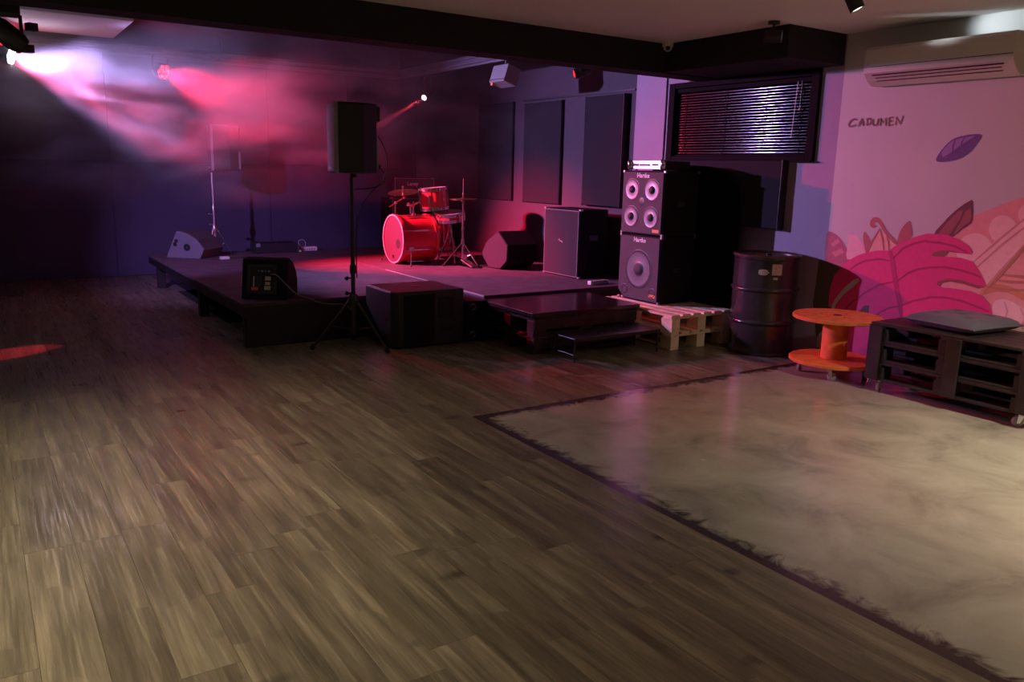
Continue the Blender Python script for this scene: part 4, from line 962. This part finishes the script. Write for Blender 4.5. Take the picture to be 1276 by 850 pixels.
def par(label, loc, target, m_led, col, watts, angle, blend, hang, r=.095, n=7, size=.05, name='par_can'):
    """stage lamp: yoke, housing, cluster of LED lenses, one real spot light"""
    loc = Vector(loc); t = thing(name, label, 'stage light', loc)
    d = (Vector(target)-loc).normalized(); q = d.to_track_quat('Z', 'Y').to_matrix()
    MB().lathe([(0,-.17),(r*.55,-.17),(r*.8,-.14),(r,-.06),(r,0),(r*.94,0),(r*.94,-.012),(0,-.012)], axis=d, n=22).build('housing', M['black_metal'], t, smooth=True)
    pts = [(0,0)]+[(r*.62*math.cos(k*2*math.pi/(n-1)), r*.62*math.sin(k*2*math.pi/(n-1))) for k in range(n-1)] if n > 1 else [(0,0)]
    lr = r*.25 if n > 1 else r*.8
    for (a, b) in pts:
        MB().lathe([(lr,-.010),(lr,-.004),(lr*.8,.002),(lr*.4,.006),(0,.007)], o=q @ Vector((a, b, 0)), axis=d, n=12).build('led_lens', m_led, t, smooth=True)
    top = Vector((0,0,hang))
    sx = q @ Vector((1,0,0)); sx.z = 0; sx = sx.normalized() if sx.length > .01 else Vector((1,0,0))
    c = -d*.07
    MB().path([c+sx*(r+.012), c+sx*(r+.014)+Vector((0,0,hang*.6)), c+sx*(r*.4)+Vector((0,0,hang*.72)), c-sx*(r*.4)+Vector((0,0,hang*.72)), c-sx*(r+.014)+Vector((0,0,hang*.6)), c-sx*(r+.012)], .009, 8).build('yoke', M['black_metal'], t)
    MB().tube(c+Vector((0,0,hang*.70)), c+Vector((0,0,hang)), .010, n=8).build('clamp', M['black_metal'], t)
    l = spot('lamp_light', loc+d*.02, target, watts, col, angle, blend, size, t)
    return t
W1 = onY(15, 70, 10.0); R1 = onY(205, 90, 11.0); R0 = onY(-2, 62, 10.2)
S1 = onX(528, 122, 5.25); S2 = onX(716, 92, 5.2)
par('violet-white LED stage light blazing at the end of the rail', W1, (6.2, 6.9, 1.0), M['led_white'], (.57, .40, 1.), 2050, 65, 1., .26)
par('red LED stage light just beside the violet one', R0, (4.55, 9.1, .75), M['led_red'], (1., .010, .05), 8500, 33, .9, .26)
par('round red LED stage light hung alone on the back rail', R1, (5.5, 4.9, .55), M['led_red'], (1., .010, .055), 1650, 50, 1., .26)
par('pink pin spot on the side rail over the drums', S1, fl(2, 442), M['led_pink'], (1., .05, .11), 3200, 4.2, .5, .36, r=.045, n=1, size=.02, name='pin_spot')
par('red pin spot tucked behind the black beam', S2, onY(-160, 312, 12.3), M['led_red'], (1., .05, .10), 1500, 5.0, .5, .30, r=.05, n=1, size=.02, name='pin_spot')
# violet wash from further along the beam, out of the picture to the left
par('violet stage light beyond the left end of the stage', (-.35, 6.45, 2.45), (2.75, 11.2, .5), M['led_white'], (.52, .30, 1.), 850, 36, .9, .45)
# dark fixtures that are switched off
mh = thing('moving_head', 'dark moving-head lamp hanging at the beam, switched off', 'stage light', onY(12, 24, 6.5))
MB().tube((0,0,.05), (0,0,.42), .02, n=10).build('hanger', M['black_metal'], mh)
MB().box((-.10,-.08,.02), (.06,.08,.10)).build('base', M['black_plastic'], mh, bevel=.01)
MB().box((-.11,-.02,-.13), (-.09,.02,.03)).box((.05,-.02,-.13), (.07,.02,.03)).build('yoke', M['black_plastic'], mh, bevel=.004)
MB().lathe([(0,-.12),(.06,-.12),(.075,-.06),(.07,.07),(.055,.11),(0,.11)], o=(-.02,0,-.10), axis=(.7,.2,-.5), n=18).build('head', M['black_plastic'], mh, smooth=True)
MB().box((.09,-.03,-.06), (.15,.03,-.01), rot=RZ(25)).build('shutter', M['black_plastic'], mh, bevel=.004)
MB().box((.06,-.03,-.20), (.12,.03,-.15), rot=RZ(15)).build('shutter', M['black_plastic'], mh, bevel=.004)
fb = onX(630, 95, 5.25)
fx = thing('flood_light', 'boxy dark flood light hung on the side rail', 'stage light', fb)
MB().box((-.10,-.16,-.10), (.08,.16,.10), rot=Matrix.Rotation(math.radians(18), 3, 'Y')).build('housing', M['grey_plastic'], fx, bevel=.008)
MB().box((-.125,-.16,-.05), (-.11,.16,-.042), rot=Matrix.Rotation(math.radians(18), 3, 'Y')).build('visor', M['steel'], fx)
MB().box((-.11,.10,-.10), (-.085,.15,-.06)).build('indicator', M['orange_badge'], fx)
MB().tube((0,0,.08), (0,0,.30), .010, n=8).build('clamp', M['black_metal'], fx)
# ceiling spots and camera in front of the beam
def ceiling_spot(label, loc, target, m_led, col, watts, angle, blend, r=.045, ln=.13):
    loc = Vector(loc); t = thing('ceiling_spot', label, 'spotlight', loc); d = (Vector(target)-loc).normalized()
    c = Vector((0,0,-.11))
    MB().lathe([(0,0),(.045,0),(.045,-.02),(0,-.02)], n=16).build('mount', M['black_metal'], t, smooth=True)
    MB().tube((0,0,-.02), (0,0,-.09), .009, n=8).build('stem', M['black_metal'], t)
    MB().lathe([(0,-ln*.5),(r*.85,-ln*.5),(r,-ln*.4),(r,ln*.5),(r*.9,ln*.5),(r*.9,ln*.42),(0,ln*.42)], o=c, axis=d, n=20).build('barrel', M['black_metal'], t, smooth=True)
    MB().lathe([(r*.86,ln*.43),(r*.5,ln*.46),(0,ln*.47)], o=c, axis=d, n=20).build('lens', m_led, t, smooth=True)
    if watts: spot('lamp_light', loc+c+d*(ln*.52), target, watts, col, angle, blend, .04, t)
    return t
WARM = (1., .86, .65)
c1 = fl(967, 27, ZC-.001)
ceiling_spot('small black ceiling spot beside the soffit with a white lens', (c1.x-.02, c1.y, ZC-.001), (6.2, 3.18, 2.655), M['led_cool'], (.78,.88,1.), 190, 13, 1.)
ceiling_spot('black ceiling spot above the bench and spool table', tuple(fl(1066, -24, ZC-.001)), (5.3, 2.2, .3), M['led_warm'], WARM, 30, 60, .8)
ceiling_spot('warm ceiling spot over the left dance floor', (-1.15, 3.1, ZC-.001), (-1.0, 3.2, 0), M['led_warm'], WARM, 470, 108, .5, .06)
ceiling_spot('added dim warm fill spot near the beam', (1.3, 4.9, ZC-.001), (1.5, 4.8, 0), M['led_warm'], WARM, 70, 95, 1., .06)  # unseen lamp, added to lift the floor between the other pools
ceiling_spot('warm ceiling spot over the near concrete patch', (4.9, .7, ZC-.001), (4.9, 1.4, 0), M['led_warm'], (1.,.91,.72), 460, 110, 1., .06)
ceiling_spot('added warm fill spot behind the viewer', (1.2, -1.6, ZC-.001), (1.2, -1.2, 0), M['led_warm'], WARM, 90, 130, 1., .06)  # unseen fill lamp, added for overall brightness
dc = thing('security_camera', 'small white dome camera where beam and soffit meet', 'security camera', (5.43, 5.74, ZC-.001))
MB().lathe([(0,0),(.05,0),(.052,-.03),(.046,-.036),(0,-.036)], n=20).build('base', M['white_plastic'], dc, smooth=True)
MB().ico((0,0,-.036), .042, 3).build('dome', M['white_plastic'], dc, smooth=True)
MB().ico((-.022,-.026,-.05), .021, 2).build('lens', M['dark_slot'], dc, smooth=True)

# ------------------------------------------------------------------ haze over the stage
hz = MB().box((WL+.05, BY1+.04, 1.0), (WR-.14, WB-.03, ZS-.01)).build('stage_haze', M['glass'])
hm = bpy.data.materials.new('stage_haze'); hm.use_nodes = True; nt = hm.node_tree; nt.nodes.clear()
out = nt.nodes.new('ShaderNodeOutputMaterial'); vs = nt.nodes.new('ShaderNodeVolumeScatter'); nt.links.new(vs.outputs[0], out.inputs['Volume'])
vs.inputs['Color'].default_value = (.95,.95,.97,1); vs.inputs['Anisotropy'].default_value = .4
ge = nt.nodes.new('ShaderNodeNewGeometry')
mp = nt.nodes.new('ShaderNodeMapping'); mp.inputs['Scale'].default_value = (.75, .75, 1.7); nt.links.new(ge.outputs['Position'], mp.inputs[0])
nz = nt.nodes.new('ShaderNodeTexNoise'); nz.inputs['Scale'].default_value = 1.25; nz.inputs['Detail'].default_value = 4.5; nz.inputs['Distortion'].default_value = .9; nz.inputs['Roughness'].default_value = .55
nt.links.new(mp.outputs[0], nz.inputs['Vector'])
mr = nt.nodes.new('ShaderNodeMapRange'); mr.inputs['From Min'].default_value = .44; mr.inputs['From Max'].default_value = .68; mr.inputs['To Min'].default_value = .012; mr.inputs['To Max'].default_value = .19; nt.links.new(nz.outputs['Fac'], mr.inputs[0])
sx = nt.nodes.new('ShaderNodeSeparateXYZ'); nt.links.new(ge.outputs['Position'], sx.inputs[0])
hr = nt.nodes.new('ShaderNodeMapRange'); hr.inputs['From Min'].default_value = 1.05; hr.inputs['From Max'].default_value = 2.1; hr.inputs['To Min'].default_value = .0; hr.inputs['To Max'].default_value = 1.; nt.links.new(sx.outputs[2], hr.inputs[0])
mu = nt.nodes.new('ShaderNodeMath'); mu.operation = 'MULTIPLY'; nt.links.new(mr.outputs[0], mu.inputs[0]); nt.links.new(hr.outputs[0], mu.inputs[1])
xr = nt.nodes.new('ShaderNodeMapRange'); xr.interpolation_type = 'SMOOTHSTEP'; xr.inputs['From Min'].default_value = .7; xr.inputs['From Max'].default_value = 3.6; xr.inputs['To Min'].default_value = 1.55; xr.inputs['To Max'].default_value = .5; nt.links.new(sx.outputs[0], xr.inputs[0])
mv = nt.nodes.new('ShaderNodeMath'); mv.operation = 'MULTIPLY'; nt.links.new(mu.outputs[0], mv.inputs[0]); nt.links.new(xr.outputs[0], mv.inputs[1])
yr = nt.nodes.new('ShaderNodeMapRange'); yr.interpolation_type = 'SMOOTHSTEP'; yr.inputs['From Min'].default_value = 7.2; yr.inputs['From Max'].default_value = 9.4; yr.inputs['To Min'].default_value = .06; yr.inputs['To Max'].default_value = 1.; nt.links.new(sx.outputs[1], yr.inputs[0])
my = nt.nodes.new('ShaderNodeMath'); my.operation = 'MULTIPLY'; nt.links.new(mv.outputs[0], my.inputs[0]); nt.links.new(yr.outputs[0], my.inputs[1])
nt.links.new(my.outputs[0], vs.inputs['Density'])
hz.data.materials[0] = hm; tag(hz, 'drifting stage haze catching the violet and red beams', 'haze', kind='stuff')
